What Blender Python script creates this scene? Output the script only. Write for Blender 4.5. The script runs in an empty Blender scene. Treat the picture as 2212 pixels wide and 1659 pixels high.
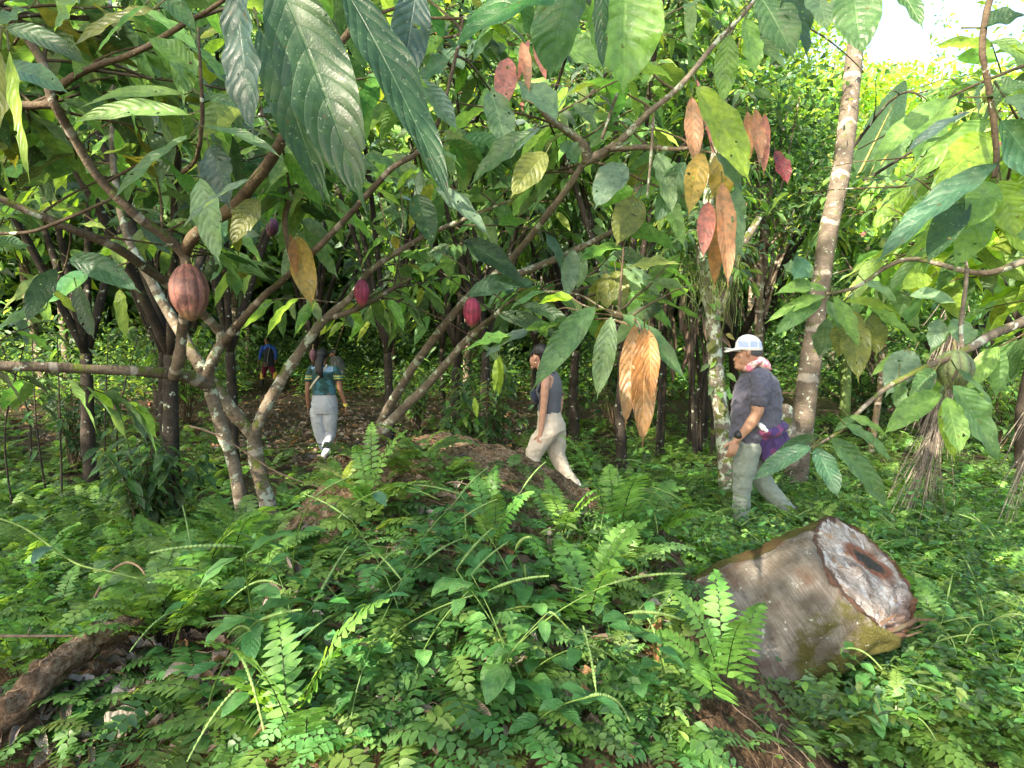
import bpy, math
import numpy as np
from mathutils import Vector, Matrix, noise as mnoise
C = bpy.context.scene.collection
R = math.radians
rng = np.random.default_rng(11)

# ---------------------------------------------------------------- camera, sky, sun, exposure
F = 1318.0                       # focal length in pixels of a 2212 x 1659 picture
CAM = np.array([0.0, 0.0, 1.6]); PITCH = R(3.67)
cd = bpy.data.cameras.new('camera'); cam = bpy.data.objects.new('camera', cd); C.objects.link(cam)
cam.location = CAM; cam.rotation_euler = (R(90) - PITCH, 0, 0)
cd.sensor_width = 36; cd.lens = 36 * F / 2212; cd.clip_start = 0.05; cd.clip_end = 900
bpy.context.scene.camera = cam

SUN_EL, SUN_AZ = 34.0, 219.0      # azimuth clockwise from +Y: behind the camera and to its left
w = bpy.data.worlds.new('World'); bpy.context.scene.world = w; w.use_nodes = True
nt = w.node_tree; bg = nt.nodes['Background']
sky = nt.nodes.new('ShaderNodeTexSky'); sky.sky_type = 'NISHITA'; sky.sun_disc = False
sky.sun_elevation = R(SUN_EL); sky.sun_rotation = R(SUN_AZ); sky.air_density = 1.3; sky.dust_density = 2.5
nt.links.new(sky.outputs[0], bg.inputs[0]); bg.inputs[1].default_value = 0.135
sd = bpy.data.lights.new('sun', 'SUN'); sun = bpy.data.objects.new('sun', sd); C.objects.link(sun)
sd.energy = 5.0; sd.angle = R(0.5); sd.color = (1.0, 0.87, 0.68)
sdir = Vector((math.sin(R(SUN_AZ)) * math.cos(R(SUN_EL)), math.cos(R(SUN_AZ)) * math.cos(R(SUN_EL)), math.sin(R(SUN_EL))))
sun.rotation_euler = sdir.to_track_quat('Z', 'Y').to_euler()
vs = bpy.context.scene.view_settings
vs.view_transform = 'Standard'; vs.look = 'None'; vs.exposure = 2.2; vs.gamma = 1
bpy.context.scene.cycles.max_bounces = 8
bpy.context.scene.cycles.transparent_max_bounces = 8

# ---------------------------------------------------------------- helpers
fwd = np.array([0, math.cos(PITCH), -math.sin(PITCH)]); upv = np.array([0, math.sin(PITCH), math.cos(PITCH)])
def P(x, y, D):
    """point that stands D metres in front of the viewer, measured off the photograph"""
    return CAM + D * (fwd + (x - 1106) / F * np.array([1.0, 0, 0]) + (829.5 - y) / F * upv)
def proj(p):
    q = np.asarray(p) - CAM; d = q @ fwd
    d = np.where(np.abs(d) < 1e-3, 1e-3, d)
    return 1106 + F * q[..., 0] / d, 829.5 - F * (q @ upv) / d, d
def tag(o, label=None, cat=None, group=None, kind=None):
    if label: o['label'] = label
    if cat: o['category'] = cat
    if group: o['group'] = group
    if kind: o['kind'] = kind
    return o
def empty(name, loc, label=None, cat=None, group=None, rz=0):
    o = bpy.data.objects.new(name, None); C.objects.link(o); o.location = loc; o.rotation_euler = (0, 0, rz)
    o.empty_display_size = 0.1
    return tag(o, label, cat, group)
def unit(a):
    a = np.asarray(a, float); return a / np.maximum(np.linalg.norm(a, axis=-1, keepdims=True), 1e-9)

class MB:
    def __init__(s): s.V = []; s.Fq = []; s.UV = []; s.LC = []; s.n = 0
    def add(s, V, Fq, UV=None, LC=(1, 1, 1)):
        V = np.asarray(V, float).reshape(-1, 3); m = len(V)
        s.V.append(V); s.Fq.append(np.asarray(Fq, int).reshape(-1, 4) + s.n)
        s.UV.append(np.zeros((m, 2)) if UV is None else np.asarray(UV, float).reshape(-1, 2))
        LC = np.asarray(LC, float)
        s.LC.append(np.broadcast_to(LC, (m, 3)) if LC.ndim == 1 else LC.reshape(-1, 3)); s.n += m
    def arrays(s): return np.concatenate(s.V), np.concatenate(s.Fq), np.concatenate(s.UV), np.concatenate(s.LC)
    def build(s, name, mat, parent=None, smooth=True, local=False):
        V, Q, UV, LC = s.arrays()
        if parent is not None and not local: 
            pl = np.array(parent.location); pp = parent.parent
            while pp is not None: pl = pl + np.array(pp.location); pp = pp.parent
            V = V - pl
        me = bpy.data.meshes.new(name)
        me.vertices.add(len(V)); me.vertices.foreach_set('co', V.astype(np.float32).ravel())
        me.loops.add(4 * len(Q)); me.loops.foreach_set('vertex_index', Q.astype(np.int32).ravel())
        me.polygons.add(len(Q)); me.polygons.foreach_set('loop_start', np.arange(0, 4 * len(Q), 4, dtype=np.int32))
        me.polygons.foreach_set('use_smooth', np.full(len(Q), smooth))
        me.update(calc_edges=True)
        uv = me.uv_layers.new(name='UVMap'); uv.data.foreach_set('uv', UV[Q.ravel()].astype(np.float32).ravel())
        ca = me.color_attributes.new('lc', 'FLOAT_COLOR', 'POINT')
        ca.data.foreach_set('color', np.concatenate([LC, np.ones((len(LC), 1))], 1).astype(np.float32).ravel())
        me.materials.append(mat)
        o = bpy.data.objects.new(name, me); C.objects.link(o)
        if parent is not None: o.parent = parent
        return o
def copy_tree(o, parent=None):
    c = o.copy(); C.objects.link(c)
    if parent is not None: c.parent = parent
    for ch in list(o.children): copy_tree(ch, c)
    return c

def crom(pts, k=6):
    pts = np.asarray(pts, float); n = len(pts)
    if n < 3: return np.array([pts[0] + (pts[-1] - pts[0]) * t for t in np.linspace(0, 1, k + 1)])
    out = []
    for i in range(n - 1):
        a, b = pts[max(i - 1, 0)], pts[i]; c, d = pts[i + 1], pts[min(i + 2, n - 1)]
        for t in np.linspace(0, 1, k, endpoint=False):
            out.append(.5 * ((2 * b) + (-a + c) * t + (2 * a - 5 * b + 4 * c - d) * t * t + (-a + 3 * b - 3 * c + d) * t ** 3))
    out.append(pts[-1]); return np.array(out)
def tube(mb, pts, rad, seg=10, k=6, lump=0.0, col=(1, 1, 1), close=True):
    """pts (n,3), rad (n): a smooth tapered tube"""
    pr = crom(np.column_stack([np.asarray(pts, float), np.asarray(rad, float)]), k)
    p, r = pr[:, :3], np.maximum(pr[:, 3], 1e-4); n = len(p)
    tg = unit(np.gradient(p, axis=0)); a = np.zeros((n, 3))
    ref = np.array([0, 0, 1.0]) if abs(tg[0][2]) < .9 else np.array([1.0, 0, 0])
    a[0] = unit(np.cross(tg[0], ref))
    for i in range(1, n): a[i] = unit(a[i - 1] - tg[i] * (a[i - 1] @ tg[i]))
    b = np.cross(tg, a); th = np.linspace(0, 2 * math.pi, seg, endpoint=False)
    rr = r[:, None] * np.ones((1, seg))
    if lump:
        ph = rng.uniform(0, 6.3, 6); s = np.cumsum(np.r_[0, np.linalg.norm(np.diff(p, axis=0), axis=1)])
        S = s[:, None] / max(r.mean(), 1e-3); T = th[None]
        rr = rr * (1 + lump * (np.sin(S * .9 + ph[0] + 2 * T) * .5 + np.sin(S * .43 + ph[1] - T) * .6 + np.sin(S * 2.1 + 3 * T + ph[2]) * .35 + np.sin(S * 3.7 + ph[3]) * .25))
    V = p[:, None] + rr[..., None] * (np.cos(th)[None, :, None] * a[:, None] + np.sin(th)[None, :, None] * b[:, None])
    V = V.reshape(-1, 3)
    i = np.arange(n - 1)[:, None] * seg; j = np.arange(seg)[None]
    Q = np.stack([i + j, i + (j + 1) % seg, i + seg + (j + 1) % seg, i + seg + j], -1).reshape(-1, 4)
    s = np.cumsum(np.r_[0, np.linalg.norm(np.diff(p, axis=0), axis=1)])
    UV = np.stack(np.broadcast_arrays(th[None] / 6.283, s[:, None]), -1).reshape(-1, 2)
    if close:
        V = np.vstack([V, p[0], p[-1] + tg[-1] * r[-1] * .3]); c0, c1 = n * seg, n * seg + 1
        UV = np.vstack([UV, [[0, 0]], [[0, s[-1]]]])
        jj = np.arange(0, seg, 2)
        e0 = np.stack([np.full(len(jj), c0), (jj + 2) % seg, (jj + 1) % seg, jj], -1)
        e1 = np.stack([np.full(len(jj), c1), (n - 1) * seg + jj, (n - 1) * seg + (jj + 1) % seg, (n - 1) * seg + (jj + 2) % seg], -1)
        Q = np.vstack([Q, e0, e1])
    mb.add(V, Q, UV, col)
    return p

def prof_cocoa(t):
    t = np.asarray(t); m = np.sin(math.pi * np.clip(t / .93, 0, 1) ** .92) ** .72
    tail = np.clip((1 - t) / .16, 0, 1) ** 1.2 * .16
    return np.maximum(np.where(t < .9, m, 0), tail) * np.where(t < .03, .25 + t * 25 * .75, 1) + .012
def prof_oval(t): return np.sin(math.pi * np.clip(t, 0, 1) ** .8) ** .75 + .02
def prof_blade(t): return np.clip(1 - t, 0, 1) ** .6 * np.clip(t * 6 + .25, 0, 1) + .01
def prof_pinna(t): return np.where(t < .15, .45 + t * 3.6, np.clip(1 - ((t - .15) / .85) ** 1.7, 0, 1) ** .8) + .02

def add_leaves(mb, base, d, n, L, W, droop=.25, col=(.05, .12, .03), nu=6, nv=2, prof=prof_cocoa, fold=.25, pleat=0.0, wave=.12, veins=10, curl=0.0, jag=0.0):
    base = np.atleast_2d(np.asarray(base, float)); N = len(base)
    d = unit(np.broadcast_to(d, (N, 3))); n = np.broadcast_to(n, (N, 3))
    side = unit(np.cross(d, n)); n = np.cross(side, d)
    L = np.broadcast_to(L, (N,))[:, None, None]; W = np.broadcast_to(W, (N,))[:, None, None]
    droop = np.broadcast_to(droop, (N,))[:, None, None]
    t = np.linspace(0, 1, nu + 1); s = np.linspace(-1, 1, nv + 1)
    T, S = [a.ravel() for a in np.meshgrid(t, s, indexing='ij')]
    Tt = T[None, :, None]; Ss = S[None, :, None]
    g = np.array([0, 0, -1.0])
    mid = base[:, None] + L * (d[:, None] * (Tt - .25 * droop * Tt ** 2) + g * droop * Tt ** 2)
    tan = unit(d[:, None] * (1 - .5 * droop * Tt) + g * 2 * droop * Tt)
    sd_ = np.broadcast_to(side[:, None], tan.shape); nn = np.cross(sd_, tan)
    wv = prof(T)[None, :, None] * W * .5
    if jag: wv = wv * (1 + jag * np.sin(T * 90 + 3)[None, :, None] * (np.abs(S) > .99)[None, :, None])
    ph = rng.uniform(0, 6.3, (N, 1, 1)); ph2 = rng.uniform(.6, 1.4, (N, 1, 1))
    aS = np.abs(Ss)
    off = wv * (fold * aS + curl * aS ** 2 + wave * Ss * np.sin(Tt * 8 * ph2 + ph) * 1.2 + wave * .9 * aS ** 2 * np.sin(Tt * 21 * ph2 + ph * 2))
    if pleat: off = off + pleat * W * .5 * np.sin(6.283 * (Tt * veins - aS * 1.9)) * np.clip(aS * (1.15 - aS) * 3.4, 0, 1) * prof(T)[None, :, None]
    V = mid + sd_ * wv * Ss * (1 - .12 * aS) + nn * off
    M = (nu + 1) * (nv + 1)
    i = np.arange(nu)[:, None] * (nv + 1); j = np.arange(nv)[None]
    q = np.stack([i + j, i + j + 1, i + nv + 2 + j, i + nv + 1 + j], -1).reshape(-1, 4)
    Q = (q[None] + (np.arange(N) * M)[:, None, None]).reshape(-1, 4)
    UV = np.broadcast_to(np.stack([T, S * .5 + .5], -1)[None], (N, M, 2)).reshape(-1, 2)
    col = np.asarray(col, float)
    LC = np.repeat(np.broadcast_to(col, (N, 3)), M, axis=0)
    mb.add(V.reshape(-1, 3), Q, UV, LC)

# colours of leaves (linear); grey and blue have sky gloss painted in
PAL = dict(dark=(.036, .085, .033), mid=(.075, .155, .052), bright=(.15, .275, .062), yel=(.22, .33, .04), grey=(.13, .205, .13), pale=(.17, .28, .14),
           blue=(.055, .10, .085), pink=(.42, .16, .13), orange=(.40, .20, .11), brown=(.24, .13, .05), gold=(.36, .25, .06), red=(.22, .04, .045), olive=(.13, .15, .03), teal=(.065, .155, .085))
def cols(n, mix, var=.3):
    ks = list(mix); pr = np.array([mix[k] for k in ks], float); pr /= pr.sum()
    c = np.array([PAL[k] for k in ks])[rng.choice(len(ks), n, p=pr)]
    return c * np.exp(rng.normal(0, var, (n, 1))) * np.exp(rng.normal(0, .08, (n, 3)))

# ---------------------------------------------------------------- materials
def newmat(name):
    m = bpy.data.materials.new(name); m.use_nodes = True; nt = m.node_tree; nt.nodes.clear()
    out = nt.nodes.new('ShaderNodeOutputMaterial'); return m, nt, out
class G:
    """small helper for wiring nodes"""
    def __init__(s, nt): s.nt = nt
    def n(s, typ, ins={}, **kw):
        nd = s.nt.nodes.new('ShaderNode' + typ)
        for k, v in kw.items(): setattr(nd, k, v)
        for k, v in ins.items():
            sk = nd.inputs[k]
            if isinstance(v, bpy.types.NodeSocket): s.nt.links.new(v, sk)
            else: sk.default_value = v
        return nd
    def m(s, op, a, b=0.0, c=0.0): return s.n('Math', {0: a, 1: b, 2: c}, operation=op).outputs[0]
    def mr(s, v, a, b, c=0.0, d=1.0): return s.n('MapRange', {0: v, 1: a, 2: b, 3: c, 4: d}, interpolation_type='SMOOTHSTEP').outputs[0]
    def mix(s, f, a, b, bt='MIX'):
        nd = s.nt.nodes.new('ShaderNodeMix'); nd.data_type = 'RGBA'; nd.blend_type = bt; nd.clamp_factor = True
        for i, v in ((0, f), (6, a), (7, b)):
            if isinstance(v, bpy.types.NodeSocket): s.nt.links.new(v, nd.inputs[i])
            else: nd.inputs[i].default_value = v if i == 0 else (tuple(v) + (1,))[:4]
        return nd.outputs[2]
    def noise(s, vec, scale, detail=3.0, rough=.55): return s.n('TexNoise', {'Vector': vec, 'Scale': scale, 'Detail': detail, 'Roughness': rough}).outputs[0]

def leaf_mat(name, vein=1.0, spots=1.0, trans=.42, rough=.4, nlat=10.0, holes=False, bump=.5, spec=.5):
    m, nt, out = newmat(name); g = G(nt)
    at = g.n('Attribute', attribute_name='lc').outputs[0]
    uv = g.n('UVMap').outputs[0]; sp = g.n('SeparateXYZ', {0: uv}); u, v = sp.outputs[0], sp.outputs[1]
    geo = g.n('NewGeometry'); pos = geo.outputs['Position']
    a = g.m('MULTIPLY', g.m('ABSOLUTE', g.m('SUBTRACT', v, .5)), 2.0)
    nz = g.noise(pos, 35.0, 4.0)
    col = g.mix(1.0, at, g.n('CombineColor', {0: g.mr(nz, .25, .75, .65, 1.3), 1: g.mr(nz, .25, .75, .72, 1.25), 2: g.mr(nz, .25, .75, .75, 1.3)}).outputs[0], 'MULTIPLY')
    h = None
    if vein:
        f = g.m('FRACT', g.m('SUBTRACT', g.m('MULTIPLY', u, nlat), g.m('MULTIPLY', g.m('POWER', a, 1.3), 2.1)))
        df = g.m('ABSOLUTE', g.m('SUBTRACT', f, .5))
        lat = g.mr(df, .05, .01); mid = g.mr(a, .06, .02)
        vn = g.m('MAXIMUM', g.m('MULTIPLY', lat, .55), mid)
        col = g.mix(g.m('MULTIPLY', vn, .40 * vein), col, g.mix(1.0, col, (1.8, 1.7, 1.6), 'MULTIPLY'))
        col = g.mix(g.m('MULTIPLY', g.mr(df, .5, .1), .15), col, g.mix(1.0, col, (.6, .7, .6), 'MULTIPLY'))
        h = g.m('SUBTRACT', g.m('MULTIPLY', g.m('SQRT', df), 1.0), g.m('MULTIPLY', mid, .5))
        h = g.m('ADD', h, g.m('MULTIPLY', g.noise(pos, 220.0, 2.0), .25))
    if spots:
        n2 = g.noise(pos, 130.0, 2.0); n3 = g.noise(pos, 9.0, 2.0)
        col = g.mix(g.m('MULTIPLY', g.mr(n2, .64, .70), .5 * spots), col, (.38, .45, .33))
        col = g.mix(g.m('MULTIPLY', g.mr(g.noise(pos, 48.0, 3.0), .66, .72), .8 * spots), col, (.10, .07, .02))
        col = g.mix(g.m('MULTIPLY', g.mr(n3, .56, .72), .35 * spots), col, (.17, .23, .13))
    back = g.mix(1.0, col, (1.25, 1.2, 1.25), 'MULTIPLY'); col = g.mix(geo.outputs['Backfacing'], col, back)
    tcol = g.mix(1.0, col, (2.7, 2.4, 1.0), 'MULTIPLY')
    if vein: tcol = g.mix(g.m('MULTIPLY', vn, .75), tcol, g.mix(1.0, tcol, (.35, .4, .35), 'MULTIPLY'))
    bs = {'Base Color': col, 'Roughness': g.mr(nz, .3, .7, rough - .08, rough + .12), 'Specular IOR Level': spec}
    pb = g.n('BsdfPrincipled', bs)
    tr = g.n('BsdfTranslucent', {0: tcol})
    if h is not None and bump:
        bm = g.n('Bump', {'Height': h, 'Strength': bump, 'Distance': .006}).outputs[0]
        nt.links.new(bm, pb.inputs['Normal'])
    mx = g.n('MixShader', {0: trans, 1: pb.outputs[0], 2: tr.outputs[0]}).outputs[0]
    if holes:
        hn = g.m('MULTIPLY', g.mr(g.noise(pos, 34.0, 2.0, .4), .715, .72), 1.0)
        mx = g.n('MixShader', {0: hn, 1: mx, 2: g.n('BsdfTransparent').outputs[0]}).outputs[0]
    nt.links.new(mx, out.inputs[0]); return m

M = {}
M['hero'] = leaf_mat('cocoa_leaf_near', 1.5, .8, .47, .40, holes=True, bump=.5)
M['leaf'] = leaf_mat('cocoa_leaf', .9, .9, .42, .40, bump=.6)
M['far'] = leaf_mat('tree_leaf', 0, 0, .45, .5)
M['fern'] = leaf_mat('fern_leaf', 0, .25, .38, .45)
M['herb'] = leaf_mat('herb_leaf', .5, .5, .35, .45, nlat=6, bump=.3)
M['dry'] = leaf_mat('dry_leaf', .6, .6, .15, .75, bump=.6)

def bark_mat(name, base, dark, lichen=.5, moss=.4, bands=0.0, rough=.85, scale=1.0):
    m, nt, out = newmat(name); g = G(nt)
    geo = g.n('NewGeometry'); pos = geo.outputs['Position']; nz = g.n('SeparateXYZ', {0: geo.outputs['Normal']}).outputs[2]
    uv = g.n('UVMap').outputs[0]; uvs = g.n('SeparateXYZ', {0: uv})
    fine = g.noise(pos, 60.0 * scale, 5.0, .7); big = g.noise(pos, 7.0 * scale, 4.0, .6)
    rings = g.noise(g.n('CombineXYZ', {0: g.m('MULTIPLY', uvs.outputs[0], 3.0), 1: g.m('MULTIPLY', uvs.outputs[1], 70.0 * scale)}).outputs[0], 1.0, 3.0, .6)
    col = g.mix(g.mr(big, .3, .7), dark, base); col = g.mix(g.mr(fine, .35, .65, 0, .55), col, g.mix(1.0, col, (.45, .42, .4), 'MULTIPLY'))
    col = g.mix(g.mr(rings, .45, .6, 0, .4), col, g.mix(1.0, col, (1.6, 1.55, 1.5), 'MULTIPLY'))
    if bands:
        bn = g.m('FRACT', g.m('ADD', g.m('MULTIPLY', uvs.outputs[1], bands), g.m('MULTIPLY', g.noise(pos, 3.0, 2.0), .5)))
        col = g.mix(g.m('MULTIPLY', g.mr(g.m('ABSOLUTE', g.m('SUBTRACT', bn, .5)), .07, .035), .6), col, (.40, .36, .30))
    if lichen:
        l = g.noise(pos, 13.0 * scale, 4.0, .6)
        col = g.mix(g.mr(l, .66 - .16 * lichen, .70 - .16 * lichen), col, g.mix(g.noise(pos, 40.0, 2.0), (.48, .50, .42), (.30, .38, .27)))
    if moss:
        mn = g.m('ADD', g.noise(pos, 9.0 * scale, 4.0, .7), g.m('MULTIPLY', nz, .08))
        col = g.mix(g.mr(mn, .66 - .2 * moss, .74 - .2 * moss), col, g.mix(fine, (.05, .075, .012), (.13, .15, .03)))
    hh = g.m('ADD', g.m('MULTIPLY', fine, .7), g.m('MULTIPLY', rings, .5))
    bm = g.n('Bump', {'Height': hh, 'Strength': .8, 'Distance': .012}).outputs[0]
    pb = g.n('BsdfPrincipled', {'Base Color': col, 'Roughness': rough, 'Normal': bm, 'Specular IOR Level': .25})
    nt.links.new(pb.outputs[0], out.inputs[0]); return m
M['bark'] = bark_mat('cocoa_bark', (.17, .135, .10), (.08, .06, .042), .3, .5, 3.0)
M['bark_lichen'] = bark_mat('lichen_bark', (.22, .185, .14), (.10, .08, .055), .62, .55, 3.0)
M['twig'] = bark_mat('twig_bark', (.13, .10, .06), (.06, .042, .028), .25, .15, 0)
M['bark_warm'] = bark_mat('warm_bark', (.23, .195, .15), (.12, .10, .075), .62, .4, 0)
M['palm_bark'] = bark_mat('spiny_palm_bark', (.17, .14, .11), (.09, .075, .055), .3, .25, 1.7, scale=1.3)
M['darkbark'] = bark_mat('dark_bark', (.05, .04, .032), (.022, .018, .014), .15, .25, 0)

def plain(name, c, rough=.7, var=.25, scale=40.0, metal=0, spec=.4, bump=.2, lc=False, sheen=0):
    m, nt, out = newmat(name); g = G(nt); tc = g.n('TexCoord').outputs['Object']
    base = g.n('Attribute', attribute_name='lc').outputs[0] if lc else None
    nz = g.noise(tc, scale, 4.0)
    k = g.mr(nz, .3, .7, 1 - var, 1 + var)
    col = g.mix(1.0, base if lc else c, g.n('CombineColor', {0: k, 1: k, 2: k}).outputs[0], 'MULTIPLY')
    bm = g.n('Bump', {'Height': nz, 'Strength': bump, 'Distance': .006}).outputs[0]
    pb = g.n('BsdfPrincipled', {'Base Color': col, 'Roughness': rough, 'Metallic': metal, 'Normal': bm, 'Specular IOR Level': spec, 'Sheen Weight': sheen})
    nt.links.new(pb.outputs[0], out.inputs[0]); return m
def add_bm(mb, f, V, Q, UV=None, LC=(1, 1, 1)): mb.add(V, Q, UV, LC)

# ---------------------------------------------------------------- ground height
cX = np.array([-3.2, -2.2, -1.6, -1.34, -1.23, -.97, -.77, -.38, 0.0, .37, .71, .85, 1.0, 1.25])
cY = np.array([.6, .9, 1.3, 1.7, 2.3, 2.75, 3.05, 3.2, 3.3, 3.35, 3.2, 3.0, 2.9, 2.8])
cZ = np.array([.0, .25, .48, .6, .65, .74, .98, 1.08, 1.0, .74, .60, .48, .25, 0])
def H(x, y):
    x = np.asarray(x, float); y = np.asarray(y, float)
    c = np.interp(x, cX, cY); h = np.interp(x, cX, cZ)
    t = np.clip((c - y) / (c - .35), 0, 1)
    z = np.where(y > c, h * np.exp(-((y - c) / .42) ** 2), h * (1 - t ** 1.35))
    g = .05 * np.sin(x * 1.3 + 1) * np.sin(y * .9) + .03 * np.sin(x * 3.1 + y * 2.3) + .02 * np.sin(x * 5.7 - y * 4.1)
    fade = np.clip((y - 30) / 60, 0, 1)
    return z + g * .5 + fade * 1.5
def onto(x, y, dmin=.5, dmax=60.0):
    """where the sight line through a point of the photograph meets the ground (vectorised)"""
    x = np.atleast_1d(np.asarray(x, float)); y = np.atleast_1d(np.asarray(y, float))
    d = fwd[None] + ((x - 1106) / F)[:, None] * np.array([1.0, 0, 0]) + ((829.5 - y) / F)[:, None] * upv
    D = np.full(len(x), dmin); hit = np.zeros(len(x), bool); step = np.full(len(x), .03)
    for _ in range(360):
        p = CAM + D[:, None] * d; below = p[:, 2] < H(p[:, 0], p[:, 1]); hit |= below
        D = np.where(hit, D, D * 1.012 + .008)
    p = CAM + D[:, None] * d; p[:, 2] = H(p[:, 0], p[:, 1])
    return p, D, hit & (D < dmax)

KEEP = [(1535, 700, 1705, 1085, 5.3), (1120, 732, 1262, 1060, 6.5), (652, 735, 765, 985, 8.9), (553, 735, 610, 838, 24), (480, 760, 900, 1000, 9.0),
        (1745, 110, 1885, 560, 6.6), (1735, 560, 1800, 900, 6.6), (1835, 165, 1965, 380, 9.2), (1505, 600, 1585, 900, 6.2),
        (355, 565, 455, 700, 3.0), (760, 600, 805, 665, 3.6), (995, 640, 1045, 710, 3.2), (1340, 690, 1420, 945, 2.6), (1480, 400, 1605, 610, 3.0),
        (1875, 0, 2010, 130, 400), (570, 470, 605, 520, 3.6), (1470, 180, 1620, 440, 3.0), (1080, 110, 1180, 240, 3.0), (1600, 230, 1665, 380, 3.0), (620, 500, 690, 650, 3.4)]
KSEG = [([(770, 1010), (860, 870), (1000, 740), (1060, 690)], 17, 4.6), ([(790, 985), (905, 775), (1000, 655), (1090, 575), (1170, 480), (1230, 400), (1266, 345)], 17, 4.6),
        ([(1266, 345), (1400, 245), (1540, 100), (1615, 20)], 12, 2.9), ([(548, 940), (590, 850), (650, 758), (702, 690), (790, 590), (900, 520), (1010, 470)], 17, 3.9), ([(548, 940), (450, 815), (345, 640), (270, 490)], 17, 3.8),
        ([(0, 790), (150, 795), (310, 803), (450, 835)], 17, 3.4), ([(386, 775), (400, 600), (350, 505), (215, 385), (118, 225)], 15, 3.2), ([(60, 455), (250, 535), (395, 640), (474, 716)], 13, 3.4), ([(484, 738), (640, 580), (840, 370), (985, 120)], 11, 3.4), ([(430, 500), (560, 380), (640, 230)], 16, 2.6),
        ([(118, 225), (300, 110), (470, 10)], 11, 2.2), ([(110, 205), (40, 60)], 13, 2.2), ([(2150, 720), (2000, 793), (1865, 880), (1755, 968)], 12, 2.3), ([(1045, 612), (1200, 560), (1370, 470)], 10, 3.6)]
def keepok(p, boxes=KEEP):
    x, y, d = proj(p); ok = np.ones(len(p), bool)
    if boxes is KEEP:
        for pts_, hw, D in KSEG:
            for (x0, y0), (x1, y1) in zip(pts_[:-1], pts_[1:]):
                vx, vy = x1 - x0, y1 - y0; t_ = np.clip(((x - x0) * vx + (y - y0) * vy) / (vx * vx + vy * vy), 0, 1); ok &= ~((np.hypot(x - x0 - t_ * vx, y - y0 - t_ * vy) < hw) & (d < D))
    for a, b, c, e, D in boxes: ok &= ~((x > a) & (x < c) & (y > b) & (y < e) & (d < D))
    return ok & ((d > 1.9) | (d < -.3))
# ---------------------------------------------------------------- ground, mound, path
def fbm(p, s, o=4):
    return mnoise.fractal(Vector(p) * s, 1.0, 2.1, o)
def grid_mesh(xs, ys, zf):
    X, Y = np.meshgrid(xs, ys, indexing='ij'); V = np.stack([X, Y, zf(X, Y)], -1).reshape(-1, 3)
    a, b = len(xs), len(ys); i = np.arange(a - 1)[:, None] * b; j = np.arange(b - 1)[None]
    return V, np.stack([i + j, i + b + j, i + b + 1 + j, i + j + 1], -1).reshape(-1, 4)
m, nt, out = newmat('forest_floor'); g = G(nt); pos = g.n('NewGeometry').outputs['Position']
v1 = g.n('TexVoronoi', {'Vector': pos, 'Scale': 22.0}, feature='F1')
c = g.mix(g.noise(pos, 1.2, 4.0), (.04, .028, .018), (.08, .056, .036)); c = g.mix(g.m('MULTIPLY', g.n('SeparateXYZ', {0: v1.outputs['Color']}).outputs[0], .45), c, (.15, .11, .08))
c = g.mix(g.mr(g.noise(pos, 30.0, 5.0), .35, .6, .6, 0), c, (.025, .018, .012))
c = g.mix(g.mr(g.noise(pos, .7, 3.0), .5, .6, 0, .5), c, (.03, .06, .015))
bm = g.n('Bump', {'Height': g.m('ADD', v1.outputs['Distance'], g.noise(pos, 40.0, 4.0)), 'Strength': 1.0, 'Distance': .03}).outputs[0]
nt.links.new(g.n('BsdfPrincipled', {'Base Color': c, 'Roughness': .9, 'Normal': bm, 'Specular IOR Level': .15}).outputs[0], out.inputs[0]); M['floor'] = m
m, nt, out = newmat('root_soil'); g = G(nt); pos = g.n('NewGeometry').outputs['Position']
mp = g.n('Mapping', {'Vector': pos, 'Scale': (28.0, 6.0, 28.0), 'Rotation': (0, .2, .5)}).outputs[0]
fib = g.noise(mp, 2.2, 6.0, .75); z = g.n('SeparateXYZ', {0: pos}).outputs[2]
c = g.mix(g.mr(g.noise(pos, 5.0, 4.0), .35, .65), (.045, .028, .018), (.13, .08, .048)); c = g.mix(g.mr(fib, .42, .7, 0, .8), c, (.30, .19, .11))
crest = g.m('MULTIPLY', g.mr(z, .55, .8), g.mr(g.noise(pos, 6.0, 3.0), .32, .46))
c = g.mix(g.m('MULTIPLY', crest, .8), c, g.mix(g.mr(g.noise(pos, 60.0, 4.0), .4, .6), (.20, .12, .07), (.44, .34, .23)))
c = g.mix(g.mr(g.noise(pos, 14.0, 5.0, .7), .52, .64, 0, .75), c, (.03, .02, .013))
bm = g.n('Bump', {'Height': g.m('ADD', fib, g.noise(pos, 70.0, 4.0)), 'Strength': 1.0, 'Distance': .025}).outputs[0]
nt.links.new(g.n('BsdfPrincipled', {'Base Color': c, 'Roughness': .92, 'Normal': bm, 'Specular IOR Level': .12}).outputs[0], out.inputs[0]); M['mound'] = m

xs = np.unique(np.r_[-200, -80, -40, np.linspace(-25, 25, 130), 40, 80, 200]); ys = np.unique(np.r_[-120, -40, -10, np.linspace(-3, 30, 110), 45, 80, 150, 300])
V, Q = grid_mesh(xs, ys, lambda X, Y: H(X, Y) - np.where((X > -3.3) & (X < 1.4) & (Y > .3) & (Y < 4.4), .10, 0))
mb = MB(); mb.add(V, Q); tag(mb.build('ground', M['floor']), kind='structure')
xs = np.arange(-3.1, 1.35, .025); ys = np.arange(.45, 4.3, .025)
def zm(X, Y):
    Z = H(X, Y); n = np.array([fbm((x, y, 3.0), 2.6, 5) * .6 + abs(fbm((x, y, 9.0), 7.0, 3)) * .25 for x, y in zip(X.ravel(), Y.ravel())]).reshape(X.shape)
    e = np.clip(Z / .3, 0, 1) * np.clip((X + 3.1) / .5, 0, 1)
    return Z + n * .11 * e - .03 * (1 - e) - np.where(Z < .06, .05, 0)
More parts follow.
